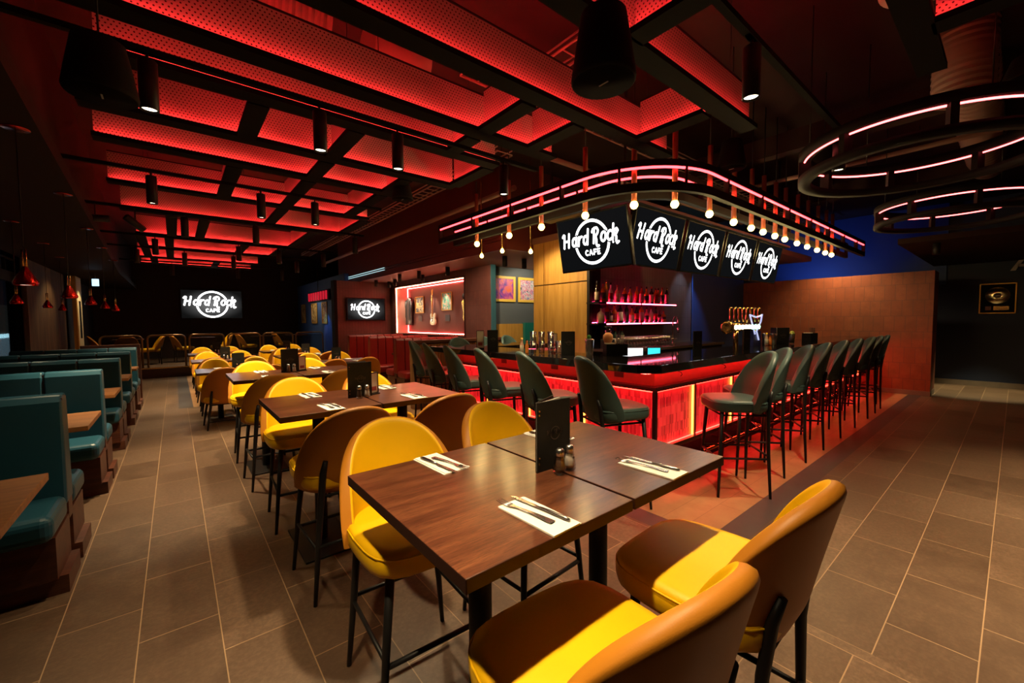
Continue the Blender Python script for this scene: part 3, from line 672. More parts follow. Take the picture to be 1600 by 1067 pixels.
# ------------------------------------------------------------------ canopy with neon
can = empty('bar_canopy', (3.05, 1.8, 2.6), 0, 'curved black canopy frame with red neon lines hanging over the bar', 'canopy')
CO = Vector((-3.05, -1.8, -2.6))
def cpath(off, z, R0=.85, y_end=5.42, x_end=9.87, n=14):
    r = R0-off; cx, cy_ = 3.05+R0, 1.8+R0
    p = [(3.05+off, y_end, z)] + [(cx-r*cos(R(90*i/n)), cy_-r*sin(R(90*i/n)), z) for i in range(n+1)] + [(x_end, 1.8+off, z)]
    return p
def ribbon(m, o0, o1, z0, z1, **k):
    A = cpath(o0, z0, **k); B = cpath(o1, z0, **k)
    rows = [[Vector(p) for p in A], [Vector(p) for p in B], [Vector((p[0], p[1], z1)) for p in B], [Vector((p[0], p[1], z1)) for p in A], [Vector(p) for p in A]]
    m.grid(rows, smooth=False)
    for i in (0, -1): m.bm.faces.new([m.bm.verts.new(rows[j][i]) for j in range(4)])
for nm, o0, o1, z0, z1 in (('lower_band', 0, .05, 2.60, 2.675), ('lower_band', .25, .30, 2.60, 2.675), ('upper_band', 0, .05, 2.815, 2.87), ('upper_band', .25, .30, 2.815, 2.87)):
    m = MB(); ribbon(m, o0, o1, z0, z1); o = m.build(nm, M['canopy'] if 'canopy' in M else M['blackmatte'], can); o.location = CO
for off in (.018, .268):
    p = cpath(off, 2.806)
    m = MB(); m.tube(p, .011, 8); o = m.build('neon_tube', M['neon'], can); o.location = CO
up = [(3.05, y) for y in (5.40, 4.55, 3.75, 2.95)] + [(3.30, 2.05)]
for x, y in up[:4]:
    for q in (0, .25): MB().box((x+q, y-.012, 2.672), (x+q+.05, y+.012, 2.818)).build('upright', M['blackmatte'], can).location = CO
for x in (4.2, 5.05, 5.9, 6.75, 7.6, 8.45, 9.3, 9.85):
    for q in (0, .25): MB().box((x-.012, 1.8+q, 2.672), (x+.012, 1.8+q+.05, 2.818)).build('upright', M['blackmatte'], can).location = CO
for an in (25, 65):
    x = 3.9-.85*cos(R(an)); y = 2.65-.85*sin(R(an)); MB().cyl((x+.01, y+.01, 2.672), (x+.01, y+.01, 2.818), .014, n=8).build('upright', M['blackmatte'], can).location = CO
# bulb pendants
bp0 = empty('bulb_pendant', (0,0,0), 0, 'x', 'pendant lamp', 'bare bulb pendants along the bar canopy')
MB().cyl((0, 0, .03), (0, 0, .66), .024, n=16).build('tube', M['copper'], bp0)
MB().cyl((0, 0, .62), (0, 0, CEIL-2.5), .006, n=6).build('rod', M['black'], bp0)
MB().lathe([(0, -.036), (.020, -.030), (.034, -.010), (.036, .006), (.028, .024), (.020, .036), (0, .036)], n=16).build('bulb', M['bulb'], bp0)
ld = bpy.data.lights.new('bulb_light', 'POINT'); ld.energy = 5; ld.color = (1, .72, .28); ld.shadow_soft_size = .035
lo = bpy.data.objects.new('lamp', ld); LINK(lo); lo.parent = bp0; lo.location = (0, 0, -.07)
BP = [(3.19, 4.63), (3.19, 3.94), (3.19, 3.37), (3.19, 2.74), (3.25, 2.22), (3.52, 1.98), (4.12, 1.95), (4.67, 1.95), (5.13, 1.95), (5.48, 1.95), (5.86, 1.95), (6.21, 1.95), (6.68, 1.95), (7.12, 1.95), (7.59, 1.95), (8.01, 1.95), (8.36, 1.95)]
nth = ['first', 'second', 'third', 'fourth', 'fifth', 'sixth', 'seventh', 'eighth', 'ninth', 'tenth', 'eleventh']
for i, (x, y) in enumerate(BP):
    s = 'bare bulb on a copper tube, %s from the left along the canopy' % nth[i] if i < 6 else 'bare bulb on a copper tube, %s from the right end of the canopy' % nth[len(BP)-1-i]
    inst(bp0, USED, (x, y, 2.5), 0, s)
bt0 = empty('thin_bulb_pendant', (0,0,0), 0, 'x', 'pendant lamp', 'thin bulb pendants behind the canopy')
MB().cyl((0, 0, .03), (0, 0, 1.56), .007, n=8).build('rod', M['brass'], bt0)
MB().lathe([(0, -.028), (.02, -.02), (.028, 0), (.02, .02), (.012, .034), (0, .034)], n=14).build('bulb', M['bulb'], bt0)
lo2 = lo.copy(); lo2.data = ld.copy(); LINK(lo2); lo2.parent = bt0; lo2.data.energy = 2.5
for (x, y, z), s in (((3.35, 4.75, 2.37), 'left, just below the first copper tube'), ((3.44, 4.40, 2.40), 'middle, above the left recess downlight'), ((3.62, 4.03, 2.36), 'right, next to the honey veneer wall')):
    inst(bt0, USED, (x, y, z), 0, 'bulb on a thin brass rod, ' + s)
# ------------------------------------------------------------------ chairs (local: seat centre over origin, facing +Y, floor z = 0)
def make_chair(name, mat, sz, top, label, cat, group, out=None, foot=.26, w=.25, dp=.245, legtop=.165, spread=.055, low=False):
    e = empty(name, (0,0,0), 0, label, cat, group)
    # seat cushion: rounded square with soft edge
    def outline(s, z, n=36):
        P = []
        for k in range(n):
            a = 2*pi*k/n; c, s_ = cos(a), sin(a); q = (abs(c)**4.2+abs(s_)**4.2)**(-1/4.2)
            x = w*c*q*(1-.06*max(0, s_)); y = dp*s_*q
            P.append(Vector((x*s, y*s + .01, z)))
        return P
    th = .098
    prof = [(.90, sz-th), (.965, sz-th+.008), (.995, sz-th+.025), (1.0, sz-.04), (.985, sz-.018), (.95, sz-.006), (.85, sz), (.4, sz+.003)]
    m = MB(); m.loops([outline(s, z) for s, z in prof]); st_ = m.build('seat', mat, e)
    if not low: MB().tube(outline(.992, sz-.022, 48), .0032, 6, close=True).build('piping', mat, st_)
    # curved shell backrest
    zb = sz-th-.035; H = top-zb; rx, ry, y0 = w+.022, .22, -(dp+.006)
    nv, nu = 14, 26; A0 = R(82)
    cols_ = []
    for i in range(nu+1):
        t_ = .985*sin(pi/2*(-1+2*i/nu)); top_ = (1-abs(t_)**2.15)**(1/2.15); bot_ = .09*abs(t_)**3.5
        cols_.append([])
        for j in range(nv+1):
            v = bot_+(top_-bot_)*(j/nv); rc = .03*max(0, .25-v)/.25
            a_ = A0*t_*(1-.10*max(0, .2-v)/.2)
            yy = y0 - (.10 if not low else .12)*v**1.2 + rc
            cols_[-1].append(Vector((rx*sin(a_), yy+ry*(1-cos(a_)), zb+H*v)))
    rows = [[cols_[i][j] for i in range(nu+1)] for j in range(nv+1)]
    bm = bmesh.new(); L = [[bm.verts.new(p) for p in r] for r in rows]
    for A, B in zip(L, L[1:]):
        for k in range(nu): bm.faces.new((A[k], A[k+1], B[k+1], B[k]))
    bmesh.ops.recalc_face_normals(bm, faces=bm.faces)
    bmesh.ops.solidify(bm, geom=bm.faces[:], thickness=.048)
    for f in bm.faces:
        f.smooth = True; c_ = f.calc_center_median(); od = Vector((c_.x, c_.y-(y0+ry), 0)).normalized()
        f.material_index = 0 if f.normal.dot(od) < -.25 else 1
    m = MB(); m.bm.free(); m.bm = bm
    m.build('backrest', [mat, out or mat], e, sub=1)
    # legs
    lt = sz-th+.004
    yb = -.140 if dp > .24 else -.122
    for sx in (-1, 1):
        MB().tube([(sx*legtop, .16, lt), (sx*(legtop+.03), .18, lt*.5), (sx*(legtop+spread), .20, 0)], [.017, .0145, .010], 10).build('leg', M['black'], e)
        MB().tube([(sx*legtop*.95, yb-.112, sz+.07), (sx*legtop, yb-.092, sz), (sx*(legtop+.01), yb-.075, lt-.06), (sx*(legtop+.03), yb-.075, lt*.5), (sx*(legtop+spread), yb-.085, 0)], [.012, .017, .017, .0145, .010], 10).build('leg', M['black'], e)
    m = MB()
    if not low:
        k = (lt-foot)/lt; xx = legtop+spread*k; yf = .16+.04*k; yr = yb-.08
        m.tube([(-xx, yf, foot), (xx, yf, foot)], .010, 8); m.tube([(-xx, yr, foot+.04), (0, yr-.0, foot+.04), (xx, yr, foot+.04)], .009, 8)
        for sx in (-1, 1): m.tube([(sx*xx, yf, foot+.02), (sx*xx, yr, foot+.02)], .009, 8)
        m.build('footrest', M['black'], e)
        m = MB()
    for sx in (-1, 1): m.tube([(sx*legtop, .16, lt-.035), (sx*legtop, yb-.07, lt-.035)], .008, 6)
    m.tube([(-legtop, .16, lt-.035), (legtop, .16, lt-.035)], .008, 6); m.tube([(-legtop, yb-.07, lt-.035), (legtop, yb-.07, lt-.035)], .008, 6)
    m.build('seat_frame', M['black'], e)
    return e
hi0 = make_chair('high_chair', M['yellow'], .685, 1.02, 'x', 'bar chair', 'yellow leather high chairs at the tall tables', out=M['yellow_shaded'])
lo0 = make_chair('dining_chair', M['yellow'], .47, .86, 'x', 'chair', 'yellow leather low dining chairs', out=M['yellow_shaded'], low=True)
st0 = make_chair('bar_stool', M['teal'], .80, 1.19, 'x', 'bar stool', 'teal leather bar stools', foot=.30, w=.23, dp=.226)
TN = ['nearest', 'second', 'third']
TY = [1.065, 2.93, 4.83]; TX = [(.44, 1.02), (1.03, 1.615)]
for i, cy_ in enumerate(TY):
    dx = -.01 if i == 1 else (-.05 if i == 2 else 0)
    for k in (0, 1):
        xc = (TX[k][0]+TX[k][1])/2+dx; sd = ('left', 'right')[k]
        yn = cy_-.455; yf = cy_+.455
        if i == 0 and k == 1: yn += .0
        inst(hi0, USED, (xc+(.0 if (i == 0 and k == 0) else 0), yn, 0), R(-4 if i == 0 and k == 0 else 2), 'yellow high chair with its back to us at %s half of %s tall table' % (sd, TN[i]))
        inst(hi0, USED, (xc, yf, 0), pi+R((-3, 4)[k]), 'yellow high chair facing us across %s half of %s tall table' % (sd, TN[i]))
LT = [(.79, 7.70, 'first low table, left row'), (.79, 9.85, 'middle low table, left row'), (.79, 12.0, 'last low table, left row'), (2.30, 7.95, 'first low table, right row'), (2.22, 9.9, 'middle low table, right row'), (2.22, 11.9, 'last low table, right row')]
for x, y, s in LT:
    for k in (0, 1):
        xc = x+(-.29, .29)[k]; sd = ('left', 'right')[k]
        inst(lo0, USED, (xc, y-.56, 0), R(3*(-1)**k), 'yellow chair, back to us, %s of two at %s' % (sd, s))
        inst(lo0, USED, (xc, y+.56, 0), pi, 'yellow chair facing us, %s of two at %s' % (sd, s))
# platform seating
PT = [(-1.05, 16.0, 'leftmost platform table'), (.66, 16.4, 'second platform table'), (2.34, 16.4, 'third platform table'), (3.50, 17.0, 'last platform table')]
for x, y, s in PT:
    for k, (dx, dy, rz) in enumerate(((-.46, 0, -90), (.46, 0, 90), (0, -.66, 0), (0, .82, 180))):
        if k == 3 or (k == 2 and x > -1): continue
        if x > 2 and k == 1: continue
        o = inst(lo0, USED, (x+dx, y+dy, .27), R(rz+8), 'yellow chair on the %s side of the %s' % (('left', 'right', 'near', 'far')[k], s))
# bar stools
RS = [(3.71, 1.52, 45), (4.32, 1.60, 40), (4.98, 1.60, 34), (5.62, 1.60, 31), (6.36, 1.60, 28), (7.10, 1.60, 26), (7.88, 1.60, 24), (8.42, 1.60, 22), (8.93, 1.60, 16)]
for i, (x, y, a) in enumerate(RS):
    s = 'nearest' if i == 0 else ('%s from the near end' % nth[i] if i < 8 else 'last, next to the terracotta wall')
    inst(st0, USED, (x, y, 0), R(a), 'teal bar stool on the right side of the bar, ' + s)
LS = [(2.70, 2.02, -112), (2.66, 2.70, -112), (2.66, 3.38, -110), (2.68, 4.05, -110), (2.74, 4.68, -112), (2.86, 5.34, -128)]
for i, (x, y, a) in enumerate(LS):
    s = 'nearest the corner' if i == 0 else ('%s from the corner' % nth[i] if i < 5 else 'farthest, before the slatted partition')
    inst(st0, USED, (x, y, 0), R(a), 'teal bar stool on the left side of the bar, ' + s)
for i, (x, s) in enumerate(((3.70, 'left'), (4.30, 'middle'), (4.95, 'right'))):
    inst(st0, USED, (x, 5.78 if i < 2 else 5.9, 0), R(180+(-10, 5, 8)[i]), 'teal bar stool facing us behind the far end of the bar, %s of three' % s)

# ------------------------------------------------------------------ tables
def table(name, x0, x1, yc, d, h, label, group, mat, base=True, post=None):
    w = x1-x0; xc = (x0+x1)/2
    e = empty(name, (xc, yc, 0), 0, label, 'table', group)
    o = MB().box((-w/2, -d/2, h-.034), (w/2, d/2, h)).build('tabletop', [mat, M['table_edge']], e, bevel=.0025)
    for p in o.data.polygons: p.material_index = 0 if p.normal.z > .5 else 1
    for px in (post or [0]):
        MB().cyl((px, 0, .012), (px, 0, h-.05), .038, n=20).build('post', M['black'], e)
        MB().box((px-.16, -.26, 0), (px+.16, .26, .012)).build('base_plate', M['black'], e, bevel=.003)
        MB().box((px-.18, -.22, h-.05), (px+.18, .22, h-.034)).build('top_plate', M['black'], e)
    return e
for i, cy_ in enumerate(TY):
    dx = -.01 if i == 1 else (-.05 if i == 2 else 0)
    for k in (0, 1):
        table('tall_table', TX[k][0]+dx, TX[k][1]+dx, cy_, .745, .94, 'dark wood tall table, %s half of the %s pair' % (('left', 'right')[k], TN[i]), 'tall dining tables', M['table'])
for x, y, s in LT:
    table('dining_table', x-.58, x+.58, y, .72, .75, 'dark wood low table, the ' + s, 'low dining tables', M['table'], post=[-.29, .29])
for x, y, s in PT:
    e = table('dining_table', x-.33, x+.33, y, .66, .75, 'dark square table, the ' + s, 'platform tables', M['table']); e.location.z = .27

# place settings
def fork_mesh():
    m = MB()
    rows = []
    prof = [(-.098, .0100, .0018), (-.085, .0105, .002), (-.05, .0065, .0045), (-.01, .0035, .006), (.02, .0032, .005), (.035, .006, .0035), (.048, .0115, .003)]
    for t in (0, 1):
        pass
    A = [Vector((-w, y, z)) for y, w, z in prof]; B = [Vector((w, y, z)) for y, w, z in prof]
    m.grid([A, B]); A2 = [p+Vector((0,0,.0016)) for p in A]; B2 = [p+Vector((0,0,.0016)) for p in B]
    m.grid([B2, A2]); m.grid([A2, A]); m.grid([B, B2])
    for k in range(4):
        x = -.0095+.00633*k
        m.tube([(x, .048, .0038), (x*1.0, .07, .004), (x*.98, .096, .0075)], [.0019, .0017, .0009], 5)
    return m
def knife_mesh():
    m = MB()
    m.tube([(0, -.105, .004), (0, -.09, .005), (0, -.04, .0055), (0, -.005, .005)], [.004, .006, .0052, .004], 8)
    P = [(-.0045, -.005), (.0045, -.005), (.0085, .02), (.0095, .08), (.006, .102), (-.002, .112), (-.0045, .09)]
    m.prism(P, .003, .0045)
    return m
np0 = MB().box((-.052, -.108, 0), (.052, .108, .003)).box((-.052, -.108, .003), (.046, .108, .0055)).build('napkin', M['napkin'], bevel=.001)
tag(np0, 'x', 'napkin', 'folded white napkins on the tables')
fk0 = tag(fork_mesh().build('fork', M['steel']), 'x', 'fork', 'forks on the napkins')
kn0 = tag(knife_mesh().build('knife', M['steel']), 'x', 'knife', 'knives on the napkins')
def setting(x, y, z, flip, s, jit=0, cut=True):
    rz = (pi if flip else 0)+jit
    inst(np0, USED, (x, y, z), rz, 'white napkin at ' + s)
    if not cut: return
    c, s_ = cos(rz), sin(rz)
    def at(dx, dy): return (x+c*dx-s_*dy, y+s_*dx+c*dy)
    q = at(-.020, .034); o = inst(fk0, USED, (*q, z+.0058), rz+R(7), 'steel fork at ' + s)
    q = at(.022, .018); o = inst(kn0, USED, (*q, z+.0058), rz+R(4), 'steel knife at ' + s)
for i, cy_ in enumerate(TY):
    dx = -.01 if i == 1 else (-.05 if i == 2 else 0)
    for k in (0, 1):
        xc = (TX[k][0]+TX[k][1])/2+dx+(.01, -.03)[k]; sd = ('left', 'right')[k]
        setting(xc, cy_-.265, .94, False, 'the near %s place of the %s tall table' % (sd, TN[i]), R(2))
        setting(xc, cy_+.265, .94, True, 'the far %s place of the %s tall table' % (sd, TN[i]), R(3))
for x, y, s in LT:
    for k in (0, 1):
        sd = ('left', 'right')[k]
        setting(x+(-.29, .29)[k], y-.24, .75, False, 'the near %s place of the %s' % (sd, s), 0, cut=y < 8.5)
        setting(x+(-.29, .29)[k], y+.24, .75, True, 'the far %s place of the %s' % (sd, s), 0, cut=False)

# menus, shakers, card holders
def menu(x, y, z, rz, label, w=.165, h=.245, group=None, big=False, spread=24):
    e = empty('menu', (x, y, z), rz, label, 'menu', group)
    a = R(spread)
    MB().box((-w/2, -.003, .0), (w/2, .0, h)).build('front_cover', M['menu'], e, bevel=.001)
    p = MB().box((0, -.0015, 0), (w, .0015, h)).build('back_cover', M['menu'], e, bevel=.001, loc=(-w/2, .004, 0), rot=(0, 0, a))
    MB().box((0, -.001, .004), (w*.96, .001, h-.004)).build('pages', M['paper'], e, loc=(-w/2+.003, .004, 0), rot=(0, 0, a*.55))
    logo(MB(), .024 if w < .2 else .03, .005, h*.52, -.0034, cafe=False, dy=.0003, outline=False).build('printed_logo', [M['menu_print'], M['menu']], e)
    if big:
        m = MB()
        for zz in (.03, .05, h-.045, h-.03): m.cyl((-w/2+.010, -.0055, zz), (-w/2+.010, -.003, zz), .0035, n=10)
        m.build('binding_screw', M['brass'], e)
    return e
def shaker_mesh(fill):
    m = MB(); n = 8
    m.loops([[Vector((r*cos(2*pi*k/n+.2), r*sin(2*pi*k/n+.2), z)) for k in range(n)] for r, z in ((.018, 0), (.0235, .008), (.0225, .02), (.0155, .066), (.0145, .070))], smooth=False)
    return m
def shaker(proto_name, fill, lab):
    e = empty(proto_name, (0,0,0), 0, 'x', 'shaker', lab)
    shaker_mesh(0).build('glass_body', M['glass'], e)
    MB().lathe([(0, .010), (.0165, .010), (.0165, .02), (.0125, .060), (0, .060)], n=12).build('filling', M[fill], e)
    MB().lathe([(.0150, .064), (.0155, .070), (.0148, .084), (.010, .089), (0, .0895)], n=16).build('lid', M['steel'], e)
    return e
pp0 = shaker('pepper_shaker', 'pepper', 'pepper shakers in front of the menus'); sa0 = shaker('salt_shaker', 'salt', 'salt shakers in front of the menus')
ms = [(1.03, 1.03, .94, 0, 'the nearest tall table', True), (.99, 2.90, .94, 0, 'the second tall table', True), (.93, 4.87, .94, 0, 'the third tall table', True)]
for x, y, s in LT: ms.append((x-.04 if x < 1 else x+.0, y+.02, .75, 0, 'the '+s, False))
for x, y, z, rz, s, big in ms:
    menu(x, y, z, rz, 'dark folded menu standing on ' + s, big=big, group='folded menus on the tables')
    inst(pp0, USED, (x-.025, y-.055, z), 0, 'glass pepper shaker before the menu on ' + s)
    inst(sa0, USED, (x+.030, y-.048, z), .4, 'glass salt shaker before the menu on ' + s)
def card_holder(x, y, z, rz, label, h=.17, w=.075, group='card holders'):
    e = empty('card_holder', (x, y, z), rz, label, 'card holder', group)
    m = MB(); m.box((-w/2, -.02, 0), (w/2, .02, .008)); m.box((-w/2, -.006, 0), (-w/2+.006, .006, h)); m.box((w/2-.006, -.006, 0), (w/2, .006, h)); m.box((-w/2, -.006, h-.006), (w/2, .006, h)); m.box((-w/2, -.006, 0), (w/2, .006, .014))
    m.build('frame', M['black'], e)
    c = MB().box((-w/2+.006, -.002, .014), (w/2-.006, .002, h-.006)).build('card', M['paper'], e)
    MB().box((-w*.28, -.0035, h*.18), (w*.28, -.0025, h*.36)).build('printed_picture', simple('card_picture', (.35, .05, .04), .6), c)
for x, y, s in ((1.10, 2.94, 'second'), (1.055, 4.91, 'third')): card_holder(x, y, .94, R(25), 'small card holder beside the menu on the %s tall table' % s, h=.16, w=.09)

# ------------------------------------------------------------------ booths on the left (teal)
EB = -.56
backs = [3.62, 5.32, 6.92, 8.42, 9.75]
def bench(y, xa, xb, mat, matw, label, group, zt=1.06, sides=(-1, 1), seams=4, name='booth_bench'):
    """double sided bench: back along X at y, seats on the given sides"""
    e = empty(name, ((xa+xb)/2, y, 0), 0, label, 'booth bench', group); w = (xb-xa)/2
    b = MB()
    n = seams
    rows = []
    def prof(y0, t, zz, lean):  # cross-section of the back
        return [(y0-t, .40), (y0-t*.75, zz-.05), (y0-t*.45, zz-.008), (y0+t*.45, zz-.008), (y0+t*.75, zz-.05), (y0+t, .40)]
    P = prof(0, .095, zt, 0)
    xsn = [-w+2*w*i/n for i in range(n+1)]
    for i in range(n):
        u0, u1 = xsn[i]+.003, xsn[i+1]-.003
        m = b; m.loops([[Vector((u, y_*k1, z_)) for y_, z_ in P] for u, k1 in ((u0, .93), (u0+.012, 1.0), (u1-.012, 1.0), (u1, .93))], smooth=False)
    b.build('backrest', mat, e, bevel=.012)
    MB().box((-w+.004, -.055, .30), (w-.004, .055, zt-.03)).build('back_core', matw, e)
    for s in sides:
        m = MB(); ya, yb = (s*.09, s*.50)
        lo_, hi_ = min(ya, yb), max(ya, yb)
        m.box((-w, lo_, .33), (w, hi_, .47)); m.build('seat', mat, e, bevel=.045, seg=4)
        m = MB(); m.box((-w+.01, min(s*.05, s*.42), .10), (w-.005, max(s*.05, s*.42), .33)); m.box((-w+.01, min(s*.05, s*.38), 0), (w+.03 if xb < 0 else w-.02, max(s*.05, s*.38), .10))
        m.build('base', matw, e)
    return e
bn = ['nearest', 'second', 'third', 'fourth', 'farthest']
for i, y in enumerate(backs):
    bench(y, -1.98, EB+.03, M['booth_teal'], M['wood_dark'], '%s of the double-sided teal leather booth benches on the left' % bn[i], 'teal booth benches')
bench(1.55, -1.98, EB+.03, M['booth_teal'], M['wood_dark'], 'teal booth bench cut by the lower left picture corner', 'teal booth benches')
for (y0, y1, s) in ((2.22, 2.94, 'nearest'), (4.12, 4.78, 'second'), (5.78, 6.40, 'third'), (7.38, 7.98, 'fourth'), (8.85, 9.35, 'farthest')):
    e = empty('booth_table', (-1.2, (y0+y1)/2, 0), 0, 'warm wood table of the %s teal booth on the left' % s, 'table', 'booth tables'); d = (y1-y0)/2
    MB().box((-.78, -d, .715), (.70, d, .75)).build('tabletop', M['booth_table'], e, bevel=.003)
    MB().cyl((.35, 0, .02), (.35, 0, .715), .035, n=16).box((.15, -.2, 0), (.55, .2, .02)).build('pedestal', M['black'], e)
tag(MB().box((-1.3, 10.35, 0), (-.52, 10.45, 1.08)).build('booth_end_panel', M['wood_dark']), 'dark red wood panel closing the row of teal booths', 'panel')
# ------------------------------------------------------------------ red booths along the display wall
for i, (y, s) in enumerate(((6.62, 'nearest'), (8.0, 'second'), (9.45, 'third'), (10.9, 'farthest'))):
    bench(y, 3.45, CX-.04, M['booth_red'], M['wood_dark'], '%s red leather booth bench by the display case' % s, 'red booth benches', zt=1.13, sides=((1,) if i == 0 else (-1, 1)), seams=8)
for (y, s) in ((7.30, 'nearest'), (8.72, 'second'), (10.17, 'farthest')):
    e = empty('booth_table', (4.25, y, 0), 0, 'dark table of the %s red booth' % s, 'table', 'red booth tables')
    MB().box((-.45, -.27, .715), (.68, .27, .75)).build('tabletop', M['table'], e, bevel=.003)
    MB().cyl((-.1, 0, .02), (-.1, 0, .715), .035, n=16).box((-.3, -.2, 0), (.1, .2, .02)).build('pedestal', M['black'], e)
    inst(np0, USED, (4.0, y, .75), pi/2, 'white napkin on the table of the %s red booth' % s)
# slatted wooden partition at the end of the bar
e = empty('slatted_partition', (3.95, 6.3, 0), 0, 'half-height slatted wood partition with dark cap behind the bar end', 'partition')
m = MB()
for k in range(36): m.box((-.86+.05*k, -.03, 0), (-.86+.05*k+.042, 0, 1.08))
m.build('slats', M['slat'], e)
MB().box((-.90, 0, 0), (.98, .12, 1.10)).build('panel', M['wood_dark'], e)
MB().box((-.92, -.05, 1.10), (1.0, .14, 1.15)).build('cap', M['wood_dark'], e, bevel=.004)
MB().box((-.92, -.045, 0), (-.86, .12, 1.10)).build('end_post', M['slat'], e)
# ------------------------------------------------------------------ small things on the bar
BT = 1.10
random.seed(4)
for x, y, rz, s in ((3.14, 4.23, -10, 'left arm of the bar, farthest from us'), (3.20, 2.98, -28, 'left arm of the bar, behind the second stool'), (4.00, 1.99, -4, 'bar top just past the corner'), (5.18, 1.99, -4, 'bar top in front of the beer tap')):
    menu(x, y, BT, R(rz), 'black menu standing on the ' + s, w=.15, h=.25, group='folded menus on the bar', spread=12)
menu(6.65, 2.08, BT, R(-30), 'wide open menu standing on the far part of the bar', w=.2, h=.24, group='folded menus on the bar', spread=70)
for x, y, s in ((3.10, 4.45, 'left end of the bar'), (3.75, 3.75, 'bar behind the stacked glasses')): card_holder(x, y, BT, R(-35), 'black framed card holder on the ' + s, h=.24 if x < 3.5 else .2, w=.10)
gl0 = tag(MB().lathe([(.026, 0), (.030, .004), (.038, .14), (.0365, .14), (.0285, .008), (0, .007)], n=16).build('beer_glass', M['glass']), 'x', 'glass', 'glass tumblers stacked on the bar')
for i, (x, y) in enumerate(((3.05, 3.36), (3.11, 3.29), (3.18, 3.22))):
    for k in (0, 1): inst(gl0, USED, (x, y, BT+.105*k), 0, '%s glass tumbler of the %s stack on the left arm of the bar' % (('lower', 'upper')[k], ('left', 'middle', 'right')[i]))
inst(gl0, USED, (3.25, 3.17, BT), 0, 'single glass tumbler right of the stacked ones')
def bottle(name, prof, mat, label, group, lab=None, cap=None, loc=(0,0,0), cat='bottle'):
    e = empty(name, loc, 0, label, cat, group)
    MB().lathe(prof, n=14).build('glass_body', mat, e)
    if lab:
        z0, z1, r, m_ = lab; MB().lathe([(r, z0), (r+.0012, z0+.001), (r+.0012, z1-.001), (r, z1)], n=14).build('paper_label', m_, e)
    if cap: z0, z1, r, m_ = cap; MB().lathe([(r, z0), (r, z1), (0, z1+.001)], n=10).build('cap', m_, e)
    return e
def col(n, c, r=.25, em=0): return simple(n, c, r, 0) 
def bprof(r, h, sh=.6, nr=.012): return [(0, 0), (r*.96, 0), (r, .006), (r, h*sh), (r*.8, h*(sh+.07)), (nr*1.15, h*(sh+.17)), (nr, h*.93), (nr*1.15, h*.94), (nr*1.15, h), (0, h)]
sauce = col('pink_sauce', (.75, .38, .25)); orange = col('orange_sauce', (.8, .25, .04)); ycap = col('yellow_cap', (.85, .55, .02))
cream = simple('cream_label', (.75, .62, .42), .6); dlabel = simple('dark_label', (.03, .02, .02), .5); rlabel = simple('red_label', (.5, .03, .02), .5)
for x, y, s, g in ((3.02, 3.52, 'left', 'bar beside the tumblers'), (6.25, 2.15, 'far', 'bar before the wide menu')):
    bottle('sauce_bottle', bprof(.022, .16), sauce, 'pale sauce bottle with a yellow cap on the ' + g, 'sauce bottles', (.02, .09, .0221, cream), (.15, .175, .014, ycap), (x, y, BT))
    bottle('sauce_bottle', bprof(.020, .14), orange, 'orange sauce bottle on the ' + g, 'sauce bottles', None, (.13, .15, .012, M['black']), (x+.05, y-.03, BT))
cup0 = tag(MB().lathe([(.028, 0), (.034, .003), (.043, .16), (.045, .165), (.041, .165), (.033, .01), (0, .008)], n=20).build('metal_cup', M['steel']), 'x', 'cup', 'metal shaker cups on the bar')
inst(cup0, USED, (3.36, 2.82, BT), 0, 'tall steel cup beside the black caddy on the bar'); inst(cup0, USED, (3.44, 2.90, BT), 0, 'steel cup with green garnish behind another on the bar')
inst(cup0, USED, (6.42, 2.12, BT), 0, 'steel cup in the group before the wide menu'); inst(cup0, USED, (6.34, 2.2, BT), 0, 'steel cup at the back of the group before the wide menu')
tag(MB().lathe([(0, .16), (.02, .165), (.025, .19), (.01, .21), (0, .21)], n=8).build('garnish', simple('mint', (.03, .22, .03), .6), loc=(3.44, 2.90, BT)), 'green garnish in the rear steel cup on the bar', 'garnish')
def caddy(x, y, rz, label):
    e = empty('bar_caddy', (x, y, BT), rz, label, 'caddy', 'black napkin caddies on the bar')
    m = MB(); m.box((-.11, -.07, 0), (.11, .07, .006)); m.box((-.11, -.07, 0), (-.104, .07, .12)); m.box((.104, -.07, 0), (.11, .07, .12)); m.box((-.11, -.07, 0), (.11, -.064, .12)); m.box((-.11, .064, 0), (.11, .07, .12)); m.box((-.003, -.07, 0), (.003, .07, .12))
    m.build('box', M['blackmatte'], e)
    MB().box((-.1, -.05, .006), (-.01, .05, .13)).build('napkins', M['napkin'], e)
    m = MB()
    for k in range(14): a = random.uniform(-.25, .25); xx = .03+.05*random.random(); yy = random.uniform(-.04, .04); m.tube([(xx, yy, .01), (xx+a*.2, yy+a*.1, .21)], .003, 5)
    m.build('straws', simple('straws', (.05, .03, .025), .4), e)
caddy(3.52, 2.62, R(-35), 'black caddy with napkins and straws near the bar corner'); caddy(8.3, 2.2, R(-10), 'black caddy with napkins near the terracotta wall')
tag(MB().lathe([(0, 0), (.035, .01), (.052, .05), (.048, .09), (.025, .115), (0, .118)], n=16).build('orange_fruit', simple('fruit', (.85, .42, .2), .5), loc=(3.48, 2.68, BT+.12)), 'peach coloured round fruit on top of the near caddy', 'fruit')
e = empty('glass_with_limes', (6.92, 2.05, BT), 0, 'glass of lime pieces behind the wide menu on the bar', 'glass')
MB().lathe([(.03, 0), (.04, .15), (.038, .15), (.028, .01), (0, .01)], n=14).build('glass_body', M['glass'], e)
MB().lathe([(0, .02), (.027, .02), (.035, .15), (.02, .185), (0, .19)], n=9).build('limes', simple('lime', (.45, .50, .08), .5), e)
